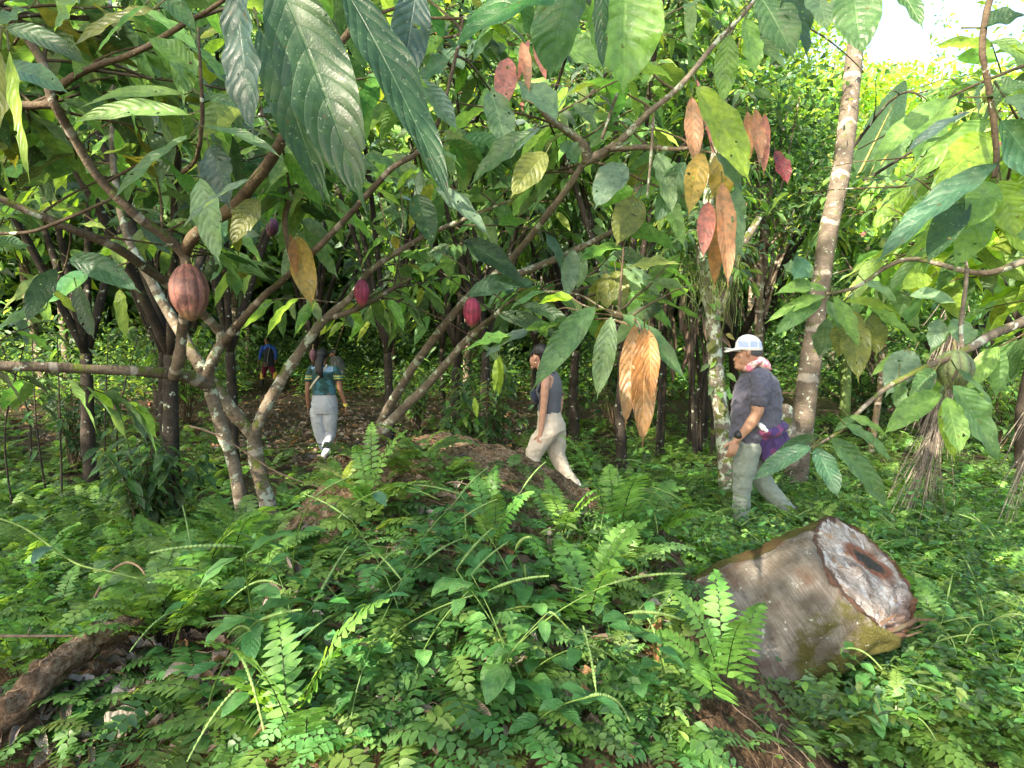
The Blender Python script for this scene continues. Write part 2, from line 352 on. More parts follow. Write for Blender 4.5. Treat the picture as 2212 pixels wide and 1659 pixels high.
V, Q = grid_mesh(xs, ys, zm); mb = MB(); mb.add(V, Q); tag(mb.build('root_mound', M['mound']), kind='structure')

# thin roots and twigs matted over the mound
mb = MB()
for k in range(620):
    x, y = rng.uniform(-2.0, 1.0), rng.uniform(1.3, 3.6); a = rng.uniform(0, 6.3); pts = []
    if H(x, y) < .3: continue
    r = rng.choice([.0016, .0025, .004], p=[.6, .3, .1]); n = rng.integers(4, 8)
    for i in range(n):
        pts.append((x, y, float(H(x, y)) + rng.uniform(.0, .035) + .02)); a += rng.normal(0, .5); x += math.cos(a) * .06; y += math.sin(a) * .06
    tube(mb, pts, np.linspace(r, r * .4, n), 4, 3, col=rng.choice([0.05, .09, .16]) * np.array([1, .72, .5]), close=False)
M['root'] = plain('root_fibre', None, .85, .3, 50, lc=True)
tag(mb.build('roots', M['root']), kind='stuff')

# ---------------------------------------------------------------- fallen log with the oblique cut
LS = .3335 * 2.7 / F; right = np.array([1.0, 0, 0])
d3 = unit(.88 * right + .47 * upv - .02 * fwd); u3 = unit(-.47 * right + .88 * upv); u3 = unit(u3 - d3 * (u3 @ d3)); v3 = np.cross(u3, d3); v3 = v3 if v3 @ fwd < 0 else -v3
L0 = P(1772, 1286, 2.75)
log = empty('fallen_log', L0 - np.array([0, 0, .5]), 'thick fallen log with a whitened slanting saw cut jutting over the ferns', 'log')
def logpt(a, ph, rr=1.0):
    a = np.asarray(a, float); ph = np.asarray(ph, float)
    n = np.array([fbm((x * .0022, math.cos(q) * 1.1, math.sin(q) * 1.1), 1.5, 5) for x, q in zip(np.broadcast_to(a, ph.shape).ravel(), ph.ravel())]).reshape(ph.shape)
    q = np.exp(-(((a - 300) / 160) ** 2 + ((np.mod(ph - 1.9 + 3.14, 6.283) - 3.14) / .4) ** 2)) * -.09 + np.exp(-(((a - 420) / 90) ** 2 + ((np.mod(ph - 1.15 + 3.14, 6.283) - 3.14) / .3) ** 2)) * .05
    r = 428 * LS * rr * (1 + .11 * n + q + .06 * np.exp(-((a + 250) / 200) ** 2))
    return L0 + (a - 500)[..., None] * LS * d3 + r[..., None] * (np.cos(ph)[..., None] * u3 + np.sin(ph)[..., None] * v3)
na, nph = 70, 120; ph = np.linspace(0, 2 * math.pi, nph, endpoint=False)
rim = 840 - 170 * np.cos(ph) - 270 * np.sin(ph) + np.array([fbm((math.cos(q) * 3, math.sin(q) * 3, 5), 2.0) for q in ph]) * 28
rim -= 60 * np.exp(-(((ph - 2.55)) / .35) ** 2)
tt = np.linspace(0, 1, na) ** .8; A = -420 + tt[:, None] * (rim[None] + 420); PH = np.broadcast_to(ph, A.shape)
V = logpt(A, PH); e = np.clip((tt - .975) / .025, 0, 1)[:, None, None]
V = V - e * .022 * (np.cos(PH)[..., None] * u3 + np.sin(PH)[..., None] * v3)
i = np.arange(na - 1)[:, None] * nph; j = np.arange(nph)[None]
Q = np.stack([i + j, i + (j + 1) % nph, i + nph + (j + 1) % nph, i + nph + j], -1).reshape(-1, 4)
UV = np.stack([PH / 6.283, A * LS], -1)
m, nt, out = newmat('log_bark'); g = G(nt); geo = g.n('NewGeometry'); pos = geo.outputs['Position']; uvs = g.n('SeparateXYZ', {0: g.n('UVMap').outputs[0]}); pu, pv = uvs.outputs[0], uvs.outputs[1]
fine = g.noise(pos, 90.0, 5.0, .7); cracks = g.noise(g.n('CombineXYZ', {0: g.m('MULTIPLY', pu, 14.0), 1: g.m('MULTIPLY', pv, 90.0)}).outputs[0], 1.0, 4.0, .7)
streak = g.noise(g.n('CombineXYZ', {0: g.m('MULTIPLY', pu, 16.0), 1: g.m('MULTIPLY', pv, 7.0)}).outputs[0], 1.0, 4.0, .6)
c = g.mix(g.mr(streak, .35, .65), (.15, .125, .10), (.30, .275, .24)); c = g.mix(g.mr(cracks, .4, .62, .5, 0), c, (.10, .085, .07))
mk = g.m('ADD', g.noise(pos, 7.0, 5.0, .65), g.m('MULTIPLY', g.m('SUBTRACT', g.mr(pu, .12, .40), .5), .46))
c = g.mix(g.mr(mk, .44, .60), c, g.mix(fine, (.045, .042, .012), (.16, .15, .04)))
c = g.mix(g.m('MULTIPLY', g.mr(g.noise(pos, 22.0, 4.0, .6), .64, .70, 0, .8), g.mr(pu, .5, .2)), c, (.50, .54, .50))
c = g.mix(g.mr(g.noise(pos, 4.0, 3.0), .58, .68, 0, .6), c, (.12, .06, .035))
bm = g.n('Bump', {'Height': g.m('ADD', g.m('MULTIPLY', cracks, .7), fine), 'Strength': 1.0, 'Distance': .02}).outputs[0]
nt.links.new(g.n('BsdfPrincipled', {'Base Color': c, 'Roughness': .85, 'Normal': bm, 'Specular IOR Level': .2}).outputs[0], out.inputs[0]); M['log'] = m
mb = MB(); mb.add(V.reshape(-1, 3), Q, UV); mb.build('bark', M['log'], log)
# the cut face: rings from the rim to the middle
nr = 46; rr = np.linspace(1, 0.001, nr); FV = []; FU = []
for k, r_ in enumerate(rr):
    uu, vv = r_ * np.cos(ph), r_ * np.sin(ph); a = 840 - 170 * uu - 270 * vv
    nzz = np.array([fbm((x * 2.2, y * 2.2, 1), 3.0, 5) * .8 + fbm((x * 9, y * 9, 4), 2.0, 3) * .35 for x, y in zip(uu, vv)])
    torn = np.clip((-.38 - uu + .25 * vv) / .3, 0, 1) * np.clip((r_ - .4) / .3, 0, 1) * (vv > -.25)
    a = a + nzz * 16 * (1 + 3.2 * torn) - 45 * torn * (r_ > .5) - 10 * np.exp(-((uu + .04) ** 2 + (vv + .31) ** 2) / .05)
    rf = logpt(rim, ph, 1.0) if k == 0 else None
    if k == 0: pts = V[-1]
    else: pts = L0 + (a - 500)[:, None] * LS * d3 + (428 * LS * .97) * (uu[:, None] * u3 + vv[:, None] * v3) * (1 + .07 * .6 * r_ * np.array([fbm((rm * .0022, math.cos(q) * 1.1, math.sin(q) * 1.1), 1.5, 5) for rm, q in zip(rim, ph)]))[:, None]
    FV.append(pts); FU.append(np.stack([uu, vv], -1))
i = np.arange(nr - 1)[:, None] * nph
Q = np.stack([i + j, i + (j + 1) % nph, i + nph + (j + 1) % nph, i + nph + j], -1).reshape(-1, 4)
m, nt, out = newmat('sawn_face'); g = G(nt); pos = g.n('NewGeometry').outputs['Position']; uvn = g.n('UVMap').outputs[0]
sx = g.n('SeparateXYZ', {0: uvn}); U_, V_ = sx.outputs[0], sx.outputs[1]
grain = g.noise(g.n('Mapping', {'Vector': uvn, 'Rotation': (0, 0, -.3), 'Scale': (3.5, 17.0, 1.0)}).outputs[0], 1.5, 6.0, .7); big = g.noise(uvn, 2.3, 5.0, .6)
c = g.mix(g.mr(big, .38, .52), (.17, .125, .10), (.36, .32, .29)); c = g.mix(g.mr(grain, .38, .56, .6, 0), c, (.15, .105, .085))
c = g.mix(g.mr(g.noise(uvn, 3.2, 5.0, .7), .50, .58, 0, .85), c, (.52, .49, .48)); c = g.mix(g.mr(g.noise(uvn, 4.0, 4.0), .58, .66, 0, .8), c, (.30, .17, .08))
r2 = g.m('SQRT', g.m('ADD', g.m('MULTIPLY', U_, U_), g.m('MULTIPLY', V_, V_)))
ang = g.m('ARCTAN2', V_, U_); rc = g.noise(g.n('CombineXYZ', {0: g.m('MULTIPLY', ang, 7.0), 1: g.m('MULTIPLY', r2, 1.2)}).outputs[0], 1.0, 3.0, .5); c = g.mix(g.mr(rc, .60, .66, 0, .75), c, (.07, .045, .035)); rg = g.m('FRACT', g.m('ADD', g.m('MULTIPLY', r2, 17.0), g.m('MULTIPLY', g.noise(uvn, 3.0, 2.0), 2.0))); c = g.mix(g.mr(rg, .8, .98, 0, .28), c, (.12, .08, .06))
c = g.mix(g.mr(g.m('ADD', r2, g.m('MULTIPLY', g.noise(uvn, 6.0, 4.0), .30)), 1.04, 1.10), c, (.075, .042, .03))
tb = g.m('ADD', g.m('SUBTRACT', g.m('MULTIPLY', V_, .35), U_), g.m('MULTIPLY', g.m('SUBTRACT', g.noise(uvn, 5.0, 4.0), .5), .5))
c = g.mix(g.mr(tb, .62, .85, 0, .85), c, g.mix(grain, (.04, .022, .014), (.22, .11, .06)))
# resin stain
du, dv = g.m('ADD', U_, .04), g.m('ADD', V_, .31)
la = g.m('ADD', g.m('MULTIPLY', du, .956), g.m('MULTIPLY', dv, .293)); sa = g.m('SUBTRACT', g.m('MULTIPLY', dv, .956), g.m('MULTIPLY', du, .293))
dd = g.m('SQRT', g.m('ADD', g.m('POWER', g.m('DIVIDE', la, .44), 2.0), g.m('POWER', g.m('DIVIDE', sa, .20), 2.0)))
dd = g.m('ADD', dd, g.m('MULTIPLY', g.m('SUBTRACT', g.noise(uvn, 5.0, 3.0), .5), .6))
c = g.mix(g.mr(dd, 1.45, .95), c, (.16, .065, .04)); c = g.mix(g.mr(dd, .8, .6), c, (.02, .014, .018))
ro = g.mr(dd, .9, .7, .85, .35)
bm = g.n('Bump', {'Height': g.m('ADD', grain, g.noise(uvn, 40.0, 4.0)), 'Strength': .8, 'Distance': .012}).outputs[0]
nt.links.new(g.n('BsdfPrincipled', {'Base Color': c, 'Roughness': ro, 'Normal': bm, 'Specular IOR Level': .3}).outputs[0], out.inputs[0]); M['cut'] = m
mb = MB(); mb.add(np.concatenate(FV), Q, np.concatenate(FU)); mb.build('cut_face', M['cut'], log)
# the decayed trunk that the mound has grown over, its back showing along the crest
for tab, lb, sd_ in [([(610, 1235, 2.75, .09), (680, 1130, 2.9, .12), (760, 1050, 3.05, .14), (860, 1000, 3.15, .15), (980, 985, 3.2, .14), (1110, 1020, 3.25, .13), (1230, 1085, 3.3, .12), (1340, 1130, 3.3, .11), (1450, 1200, 3.2, .13)], 'long decayed log half sunk in the mound, its fibrous brown back showing along the crest', 3), ([(-120, 1640, 1.55, .04), (20, 1530, 1.65, .045), (140, 1420, 1.8, .04), (250, 1360, 1.95, .036), (360, 1330, 2.1, .028), (470, 1300, 2.25, .008)], 'rotting fibrous root running up from the lower left corner', 4)]:
    q = np.array([P(x, y, D) for x, y, D, r_ in tab]); r_ = np.array([t_[3] for t_ in tab]); q[:, 2] -= r_ * .35; o = empty('rotten_log' if sd_ == 3 else 'rotten_root', q[0], lb, 'dead wood'); mb = MB(); c_ = tube(mb, q, r_, 40, 14, .10); Vv = mb.V[0]
    nn_ = np.array([abs(fbm((v[0] * 1.5, v[1] * 3, v[2] * 6), 4.0, 4)) for v in Vv]); Vv += np.stack([nn_ * 0, -nn_ * .02, nn_ * .045], -1); mb.V[0] = Vv; mb.build('wood', M['mound'], o)
    mb = MB()
    for k in range(150 if sd_ == 3 else 90):
        i = rng.integers(2, len(c_) - 3); rad_ = np.interp(i, np.linspace(0, len(c_) - 1, len(r_)), r_); a = rng.uniform(-.3, 3.4); off = np.array([0, -math.cos(a), math.sin(a)]) * (rad_ * 1.03 + .01); m_ = rng.integers(3, 8); s_ = c_[i:i + m_] + off + rng.normal(0, .006, (len(c_[i:i + m_]), 3))
        if len(s_) > 2: tube(mb, s_, np.linspace(.0035, .0012, len(s_)), 4, 2, col=np.array([.26, .16, .09]) * rng.uniform(.3, 1.5), close=False)
    mb.build('fibres', M['root'], o)
# torn splinters below the cut
mb = MB()
for k in range(12):
    q = rng.uniform(1.9, 3.0); a = 840 - 170 * math.cos(q) - 270 * math.sin(q) - rng.uniform(20, 110); c0 = logpt(np.array([a]), np.array([q]), rng.uniform(.86, .97))[0]
    dd_ = unit(d3 + rng.normal(0, .18, 3)); add_leaves(mb, c0, dd_, v3 + rng.normal(0, .4, 3), rng.uniform(.05, .13), rng.uniform(.01, .03), 0, (.12, .075, .05), 3, 1, prof_blade)
mb.build('splinters', M['dry'], log)
# ---------------------------------------------------------------- trees
def wpts(tab):
    """(x, y, width, distance) measured along a limb -> points and radii"""
    p = np.array([P(x, y, D) for x, y, w_, D in tab]); r = np.array([w_ * D / F / 2 for x, y, w_, D in tab]); return p, r
ANCH = {}
def limb(name, tab, mat, parent, seg=14, k=7, lump=.10, ws=1.0):
    p, r = wpts(tab); r = r * ws; mb = MB(); c = tube(mb, p, r, seg, k, lump); return mb.build(name, mat, parent), c, r

def leafy_twigs(tw, lf, starts, dirs, nper, llen, mix, rad=.006, length=.6, keep=True, sag=.35, nu=10, nv=4, wr=.36, var=.3, pleat=.018, boxes=KEEP):
    """grow twigs from the given points; leaves hang alternately from them"""
    B = []; D = []; N = []; Ln = []
    for s, d in zip(starts, dirs):
        d = unit(d); L = length * rng.uniform(.6, 1.3); n = 7; pts = [s]; dd = d.copy()
        for i in range(n):
            dd = unit(dd + np.array([0, 0, -sag / n]) + rng.normal(0, .09, 3)); pts.append(pts[-1] + dd * L / n)
        pts = np.array(pts)
        if keep and not keepok(pts, boxes).all(): 
            if rng.random() < .85: continue
        tube(tw, pts, np.linspace(rad, rad * .35, n + 1), 6, 2, close=False)
        m_ = rng.poisson(nper) + 2
        for q in range(m_):
            f = 1 - (q / m_) ** 1.2 * .9; i = min(int(f * n), n - 1); fr = f * n - i
            b = pts[i] * (1 - fr) + pts[i + 1] * fr; tg = unit(pts[i + 1] - pts[i])
            sd = unit(np.cross(tg, [0, 0, 1.0]) + 1e-6) * (1 if q % 2 else -1)
            up_ = np.cross(sd, tg) * (1 if q % 2 else -1)
            ld = unit(tg * rng.uniform(.2, .9) + sd * rng.uniform(.5, 1.1) + np.array([0, 0, rng.uniform(-.95, .15)]))
            B.append(b); D.append(ld); N.append(unit(np.array([0, 0, 1.0]) * rng.uniform(.5, 1) + rng.normal(0, .35, 3) + .4 * tg)); Ln.append(llen * rng.uniform(.6, 1.25))
    if not B: return
    B, D, N, Ln = map(np.array, (B, D, N, Ln))
    if keep:
        tip = B + D * Ln[:, None] * .8 - np.array([0, 0, 1]) * Ln[:, None] * .3; ok = keepok(tip, boxes) & keepok((B + tip) / 2, boxes) & keepok(B, boxes)
        B, D, N, Ln = B[ok], D[ok], N[ok], Ln[ok]
    if len(B) == 0: return
    add_leaves(lf, B, D, N, Ln, Ln * rng.uniform(wr * .85, wr * 1.15, len(B)), rng.uniform(.1, .5, len(B)), cols(len(B), mix, var), nu, nv, fold=.22, pleat=pleat, wave=.16)

def rand_dirs(n, up=(-.3, .6), toward=0):
    a = rng.uniform(0, 6.283, n); z = rng.uniform(up[0], up[1], n); return unit(np.stack([np.cos(a), np.sin(a) - toward, z], -1))
MIXA = dict(dark=2, mid=4, bright=2.2, grey=2, pale=1.3, yel=.5, blue=.5, olive=.5)

def leaf_row(tree, rows, mat, D, name='leaf', nu=44, nv=8, tilt=.5):
    """single leaves traced one by one: base x,y, tip x,y, width px, colour, [distance], [roll]"""
    for row in rows:
        bx, by, tx, ty, wd, col = row[:6]; Dl = row[6] if len(row) > 6 else D; roll = row[7] if len(row) > 7 else rng.uniform(-.35, .35)
        b = P(bx, by, Dl); t_ = P(tx, ty, Dl + rng.uniform(-.08, .04) * Dl * .5); v = t_ - b; L = np.linalg.norm(v); dirh = v / L
        n = unit(-fwd + upv * tilt); s = unit(np.cross(dirh, n)); n = np.cross(s, dirh); n = n * math.cos(roll) + s * math.sin(roll)
        dr = abs(dirh[0]) * .16 + .06; d0 = unit(dirh + np.array([0, 0, dr])); 
        col_ = np.array(PAL[col]) * math.exp(rng.normal(0, .08)) if isinstance(col, str) else np.array(col)
        mb = MB(); add_leaves(mb, b, d0, n, L * 1.04, wd * Dl / F * 1.05, dr * 1.3, col_, nu, nv, fold=.24, pleat=.014, wave=.11, veins=10)
        if b[2] > t_[2] - .3 * L:  # short stalk
            pd = unit(np.array([0, 0, 1.0]) * .6 - d0); tube(mb, [b, b + pd * .02, b + pd * .045], [.0025, .0022, .003], 6, 3, col=(.12, .13, .05))
        mb.build(name, mat, tree)

# pods
m, nt, out = newmat('pod_skin'); g = G(nt); at = g.n('Attribute', attribute_name='lc').outputs[0]; uv = g.n('SeparateXYZ', {0: g.n('UVMap').outputs[0]}); tc = g.n('TexCoord').outputs['Object']
rib = g.m('ABSOLUTE', g.m('SUBTRACT', g.m('FRACT', g.m('MULTIPLY', uv.outputs[0], 10.0)), .5))
c = g.mix(g.mr(rib, .0, .16, .75, 0), at, g.mix(1.0, at, (.45, .4, .45), 'MULTIPLY')); c = g.mix(g.mr(rib, .3, .5, 0, .5), c, g.mix(1.0, at, (1.25, 1.6, 1.4), 'MULTIPLY')); c = g.mix(g.mr(g.noise(tc, 22.0, 5.0), .38, .62, 0, .8), c, g.mix(1.0, c, (.5, .55, .6), 'MULTIPLY'))  # shade in the furrows and light on the ridges painted into the skin colour
c = g.mix(g.mr(g.noise(tc, 70.0, 3.0), .62, .68, 0, .9), c, (.05, .03, .02)); c = g.mix(g.mr(uv.outputs[1], .72, 1.0, 0, .35), c, (.30, .26, .10))
bm = g.n('Bump', {'Height': g.noise(tc, 55.0, 5.0, .7), 'Strength': 1.0, 'Distance': .008}).outputs[0]
nt.links.new(g.n('BsdfPrincipled', {'Base Color': c, 'Roughness': .42, 'Normal': bm, 'Specular IOR Level': .45}).outputs[0], out.inputs[0]); M['pod'] = m
def pod_mesh(mb, base, axis, L, Rr, col, nt_=26, ns=60):
    axis = unit(axis); a = unit(np.cross(axis, [.3, .9, .2])); b = np.cross(axis, a)
    t = np.linspace(0, 1, nt_); th = np.linspace(0, 2 * math.pi, ns, endpoint=False)
    pr = np.sin(math.pi * np.clip(t, .0, 1) ** .93) ** .52 * (1 - .10 * t ** 3); pr[0] = .12; pr[-1] = .02
    ribs = 1 + .13 * np.abs(np.cos(5 * th))[None] * 1.0 - .03 * np.cos(10 * th)[None] + .012 * np.sin(3 * th + 7 * t[:, None] * 3)
    V = base + (t * L)[:, None, None] * axis + (Rr * pr)[:, None, None] * ribs[..., None] * (np.cos(th)[None, :, None] * a + np.sin(th)[None, :, None] * b)
    i = np.arange(nt_ - 1)[:, None] * ns; j = np.arange(ns)[None]
    mb.add(V.reshape(-1, 3), np.stack([i + j, i + (j + 1) % ns, i + ns + (j + 1) % ns, i + ns + j], -1).reshape(-1, 4), np.stack(np.broadcast_arrays(th[None] / 6.283, t[:, None]), -1).reshape(-1, 2), col)
def pod(tree, x, y, wpx, hpx, D, col, label, lean=(0, 0)):
    L = hpx * D / F; top = P(x - lean[0] * hpx / 2, y - hpx / 2, D); mb = MB()
    pod_mesh(mb, top, (lean[0], lean[1], -1), L, wpx * D / F / 2, col)
    tube(mb, [top + np.array([0, .01, .03]), top + np.array([0, 0, .008]), top - np.array([0, 0, .01])], [.005, .005, .008], 8, 3, col=(.2, .16, .06))
    o = mb.build('cocoa_pod', M['pod'], tree); o['label'] = label; return o

# ---- tree A: forked trunk left of centre with lichen
A = empty('cocoa_tree', P(610, 1290, 3.9) * np.array([1, 1, 0]), 'forked cocoa tree with lichen patches, carrying the big dull red pod', 'cocoa tree')
T1 = [(625, 1330, 74, 3.9), (600, 1180, 66, 3.85), (572, 1060, 60, 3.8), (552, 985, 54, 3.8), (548, 930, 52, 3.8)]
_, cA0, _ = limb('trunk', T1, M['bark_lichen'], A, 20, ws=.57)
_, cA1, _ = limb('branch', [(549, 945, 44, 3.8), (505, 890, 50, 3.75), (450, 815, 46, 3.7), (405, 745, 42, 3.7), (345, 640, 36, 3.7), (300, 560, 30, 3.7), (268, 490, 26, 3.7), (245, 360, 22, 3.75), (243, 240, 20, 3.8), (240, 60, 16, 3.9), (232, -60, 12, 4.0)], M['bark_lichen'], A, 16, ws=.57)
_, cA2, _ = limb('branch', [(547, 940, 40, 3.8), (590, 850, 42, 3.75), (650, 758, 38, 3.7), (702, 690, 32, 3.65), (760, 640, 27, 3.6), (800, 585, 25, 3.5), (900, 520, 20, 3.4), (1010, 470, 15, 3.3), (1110, 430, 10, 3.2)], M['bark_lichen'], A, 16, ws=.57)
_, cA2b, _ = limb('branch', [(702, 690, 22, 3.65), (770, 668, 20, 3.6), (830, 635, 16, 3.6), (890, 600, 11, 3.6)], M['bark'], A, 10, ws=.57)
# tree A' : second trunk beside it with the arching limbs
A3 = empty('cocoa_tree', P(540, 1200, 3.7) * np.array([1, 1, 0]), 'low branching cocoa tree with one thick limb running level to the left edge', 'cocoa tree')
_, cB0, _ = limb('trunk', [(560, 1330, 52, 3.7), (512, 1040, 46, 3.6), (478, 920, 48, 3.5), (452, 835, 46, 3.45), (455, 790, 40, 3.4), (478, 740, 36, 3.4), (472, 712, 30, 3.4)], M['bark_lichen'], A3, 16, ws=.57)
_, cB1, _ = limb('branch', [(450, 835, 36, 3.42), (400, 812, 32, 3.3), (310, 803, 28, 3.1), (150, 795, 26, 2.9), (0, 790, 27, 2.75), (-160, 780, 26, 2.6)], M['bark'], A3, 14, ws=.82)
_, cB2, _ = limb('branch', [(376, 815, 30, 3.2), (386, 775, 30, 3.1), (396, 700, 26, 3.0), (402, 600, 26, 2.75), (395, 550, 25, 2.7), (350, 505, 25, 2.6), (290, 462, 24, 2.5), (215, 385, 23, 2.4), (160, 300, 23, 2.3), (118, 225, 24, 2.2), (110, 205, 22, 2.2)], M['bark'], A3, 14, ws=.82)
_, cB3, _ = limb('branch', [(112, 215, 20, 2.2), (90, 130, 19, 2.15), (40, 60, 18, 2.1), (-30, 0, 16, 2.0)], M['bark'], A3, 12)
_, cB4, _ = limb('branch', [(112, 222, 20, 2.2), (125, 190, 17, 2.2), (190, 150, 14, 2.1), (300, 110, 12, 2.0), (400, 50, 11, 1.9), (470, 10, 9, 1.8), (560, -60, 8, 1.75)], M['twig'], A3, 12)
_, cB5, _ = limb('branch', [(118, 225, 18, 2.2), (60, 228, 17, 2.2), (-30, 215, 16, 2.15)], M['twig'], A3, 10)
_, cB6, _ = limb('branch', [(474, 716, 26, 3.4), (450, 690, 24, 3.35), (395, 640, 24, 3.2), (330, 590, 24, 3.0), (250, 535, 23, 2.8), (140, 488, 22, 2.6), (60, 455, 20, 2.5), (-40, 410, 18, 2.4)], M['bark'], A3, 12, ws=.82)
_, cB7, _ = limb('branch', [(484, 738, 24, 3.4), (560, 650, 19, 3.2), (640, 580, 17, 3.0), (740, 480, 16, 2.85), (840, 370, 15, 2.7), (930, 300, 13, 2.6), (985, 120, 9, 2.5), (1000, 40, 7, 2.45)], M['bark'], A3, 12, ws=.82)
_, cB8, _ = limb('branch', [(395, 548, 34, 2.72), (430, 500, 32, 2.6), (500, 450, 32, 2.45), (560, 380, 30, 2.3), (620, 285, 27, 2.15), (670, 180, 22, 2.05), (760, 60, 18, 1.95), (820, -40, 14, 1.9)], M['twig'], A3, 14, ws=.82)
_, cB9, _ = limb('branch', [(640, 600, 12, 3.1), (615, 480, 12, 3.0), (640, 410, 12, 2.9), (700, 340, 9, 2.8), (730, 290, 7, 2.8)], M['bark'], A3, 10)
_, cB10, _ = limb('twig', [(430, 320, 9, 1.9), (437, 250, 9, 1.85), (433, 150, 7, 1.8), (428, 60, 5, 1.8)], M['twig'], A3, 8)
limb('twig', [(395, 372, 10, 2.4), (420, 350, 9, 2.1), (430, 320, 9, 1.9)], M['twig'], A3, 8)
limb('twig', [(300, 110, 10, 2.0), (345, 95, 10, 1.9), (395, 120, 10, 1.9), (412, 140, 12, 1.9)], M['twig'], A3, 8)
limb('twig', [(0, 505, 7, 2.3), (70, 500, 8, 2.3), (150, 470, 8, 2.3), (240, 430, 6, 2.3)], M['twig'], A3, 8)
# ---- tree B: two pale stems leaning to the right
Bt = empty('cocoa_tree', P(740, 1150, 4.6) * np.array([1, 1, 0]), 'two leaning lichened cocoa stems rising right behind the root mound', 'cocoa tree')
_, cC0, _ = limb('trunk', [(690, 1180, 48, 4.7), (765, 1015, 42, 4.6), (840, 915, 36, 4.4), (925, 830, 32, 4.2), (1005, 738, 28, 4.0), (1060, 690, 23, 3.8), (1130, 637, 15, 3.5), (1237, 634, 9, 3.0), (1317, 674, 7, 2.6), (1371, 690, 6, 2.4), (1385, 715, 5, 2.35)], M['bark_warm'], Bt, 16, ws=.57)
_, cC1, _ = limb('trunk', [(700, 1160, 46, 4.8), (790, 985, 42, 4.7), (835, 890, 36, 4.5), (905, 775, 32, 4.2), (1000, 655, 30, 3.8), (1090, 575, 28, 3.5), (1170, 480, 27, 3.2), (1230, 400, 25, 3.0), (1266, 345, 25, 2.9)], M['bark_warm'], Bt, 16, ws=.57)
_, cD0, _ = limb('branch', [(1268, 350, 22, 2.9), (1262, 318, 22, 2.85), (1235, 290, 17, 2.8), (1180, 250, 13, 2.7), (1145, 200, 8, 2.7)], M['bark_warm'], Bt, 12)
_, cD1, _ = limb('branch', [(1270, 345, 20, 2.9), (1330, 312, 17, 2.85), (1400, 245, 14, 2.75), (1470, 185, 12, 2.7), (1540, 100, 11, 2.65), (1615, 20, 9, 2.6), (1660, -40, 8, 2.6)], M['bark_warm'], Bt, 12)
_, cD2, _ = limb('branch', [(1315, 322, 12, 2.85), (1390, 318, 12, 2.8), (1460, 322, 9, 2.8), (1500, 318, 6, 2.7)], M['bark_warm'], Bt, 10)
limb('branch', [(1300, 300, 7, 2.85), (1330, 210, 7, 2.8), (1345, 170, 5, 2.8)], M['bark_warm'], Bt, 8)
limb('branch', [(1045, 612, 20, 3.65), (1110, 595, 17, 3.6), (1200, 560, 15, 3.5), (1300, 512, 12, 3.4), (1370, 470, 8, 3.3)], M['bark_warm'], Bt, 10)
limb('twig', [(1280, 350, 6, 2.9), (1330, 362, 6, 2.9), (1400, 395, 5, 2.9), (1480, 425, 4, 2.9)], M['twig'], Bt, 8)
limb('twig', [(1412, 245, 7, 2.72), (1405, 350, 6, 2.75), (1398, 425, 5, 2.75)], M['bark_warm'], Bt, 8)

pod(A3, 407, 632, 74, 124, 2.7, (.26, .105, .085), 'biggest pod, dull brownish red with a greenish lower end', (.06, 0))
pod(A, 781, 633, 30, 60, 3.5, (.34, .035, .09), 'magenta pod with a pale sunlit patch, left of the bright one')
pod(Bt, 1020, 675, 36, 64, 3.55, (.40, .045, .11), 'bright magenta ribbed pod on the leaning stem')
pod(A, 588, 493, 24, 40, 3.5, (.13, .03, .09), 'small purple pod high on the branch', (-.3, 0))
pod(A, 548, 1147, 34, 62, 3.4, (.15, .02, .03), 'dark red pod low down behind the herb stems')
pod(A, 676, 768, 14, 30, 4.3, (.10, .03, .05), 'tiny dull purple pod above the woman in white trousers')

# dense crowns on these limbs, grown along them
def crown(tree, curves, n, llen, mix, t0=.35, up=(-.3, .7), length=.6, nper=7, back=1.0, **kw):
    tw, lf = MB(), MB(); S = []; Dd = []
    for c in curves:
        c = c[int(len(c) * t0):]; k = rng.integers(0, len(c), n); S.append(c[k]); 
        d = rand_dirs(n, up); d[:, 1] += back; Dd.append(d)
    leafy_twigs(tw, lf, np.concatenate(S), np.concatenate(Dd), nper, llen, mix, length=length, **kw)
    if tw.n: tw.build('twigs', M['twig'], tree)
    if lf.n: lf.build('crown', M['leaf'], tree)
crown(A, [cA1, cA2, cA2b], 30, .24, MIXA, .45, nper=5, length=.8)
crown(A3, [cB1, cB2, cB6, cB8, cB7, cB3, cB4, cB9, cB5], 20, .25, MIXA, .3, up=(.0, .9), nper=5, length=.7)
crown(Bt, [cC1, cC0], 42, .23, MIXA, .5, nper=5, length=.8, up=(0, 1))

crown(Bt, [cD0, cD1, cD2], 13, .24, dict(mid=3, bright=3, pale=2, olive=1, grey=1, yel=.6), .3, up=(-.1, 1), nper=5, length=.55, back=.9)
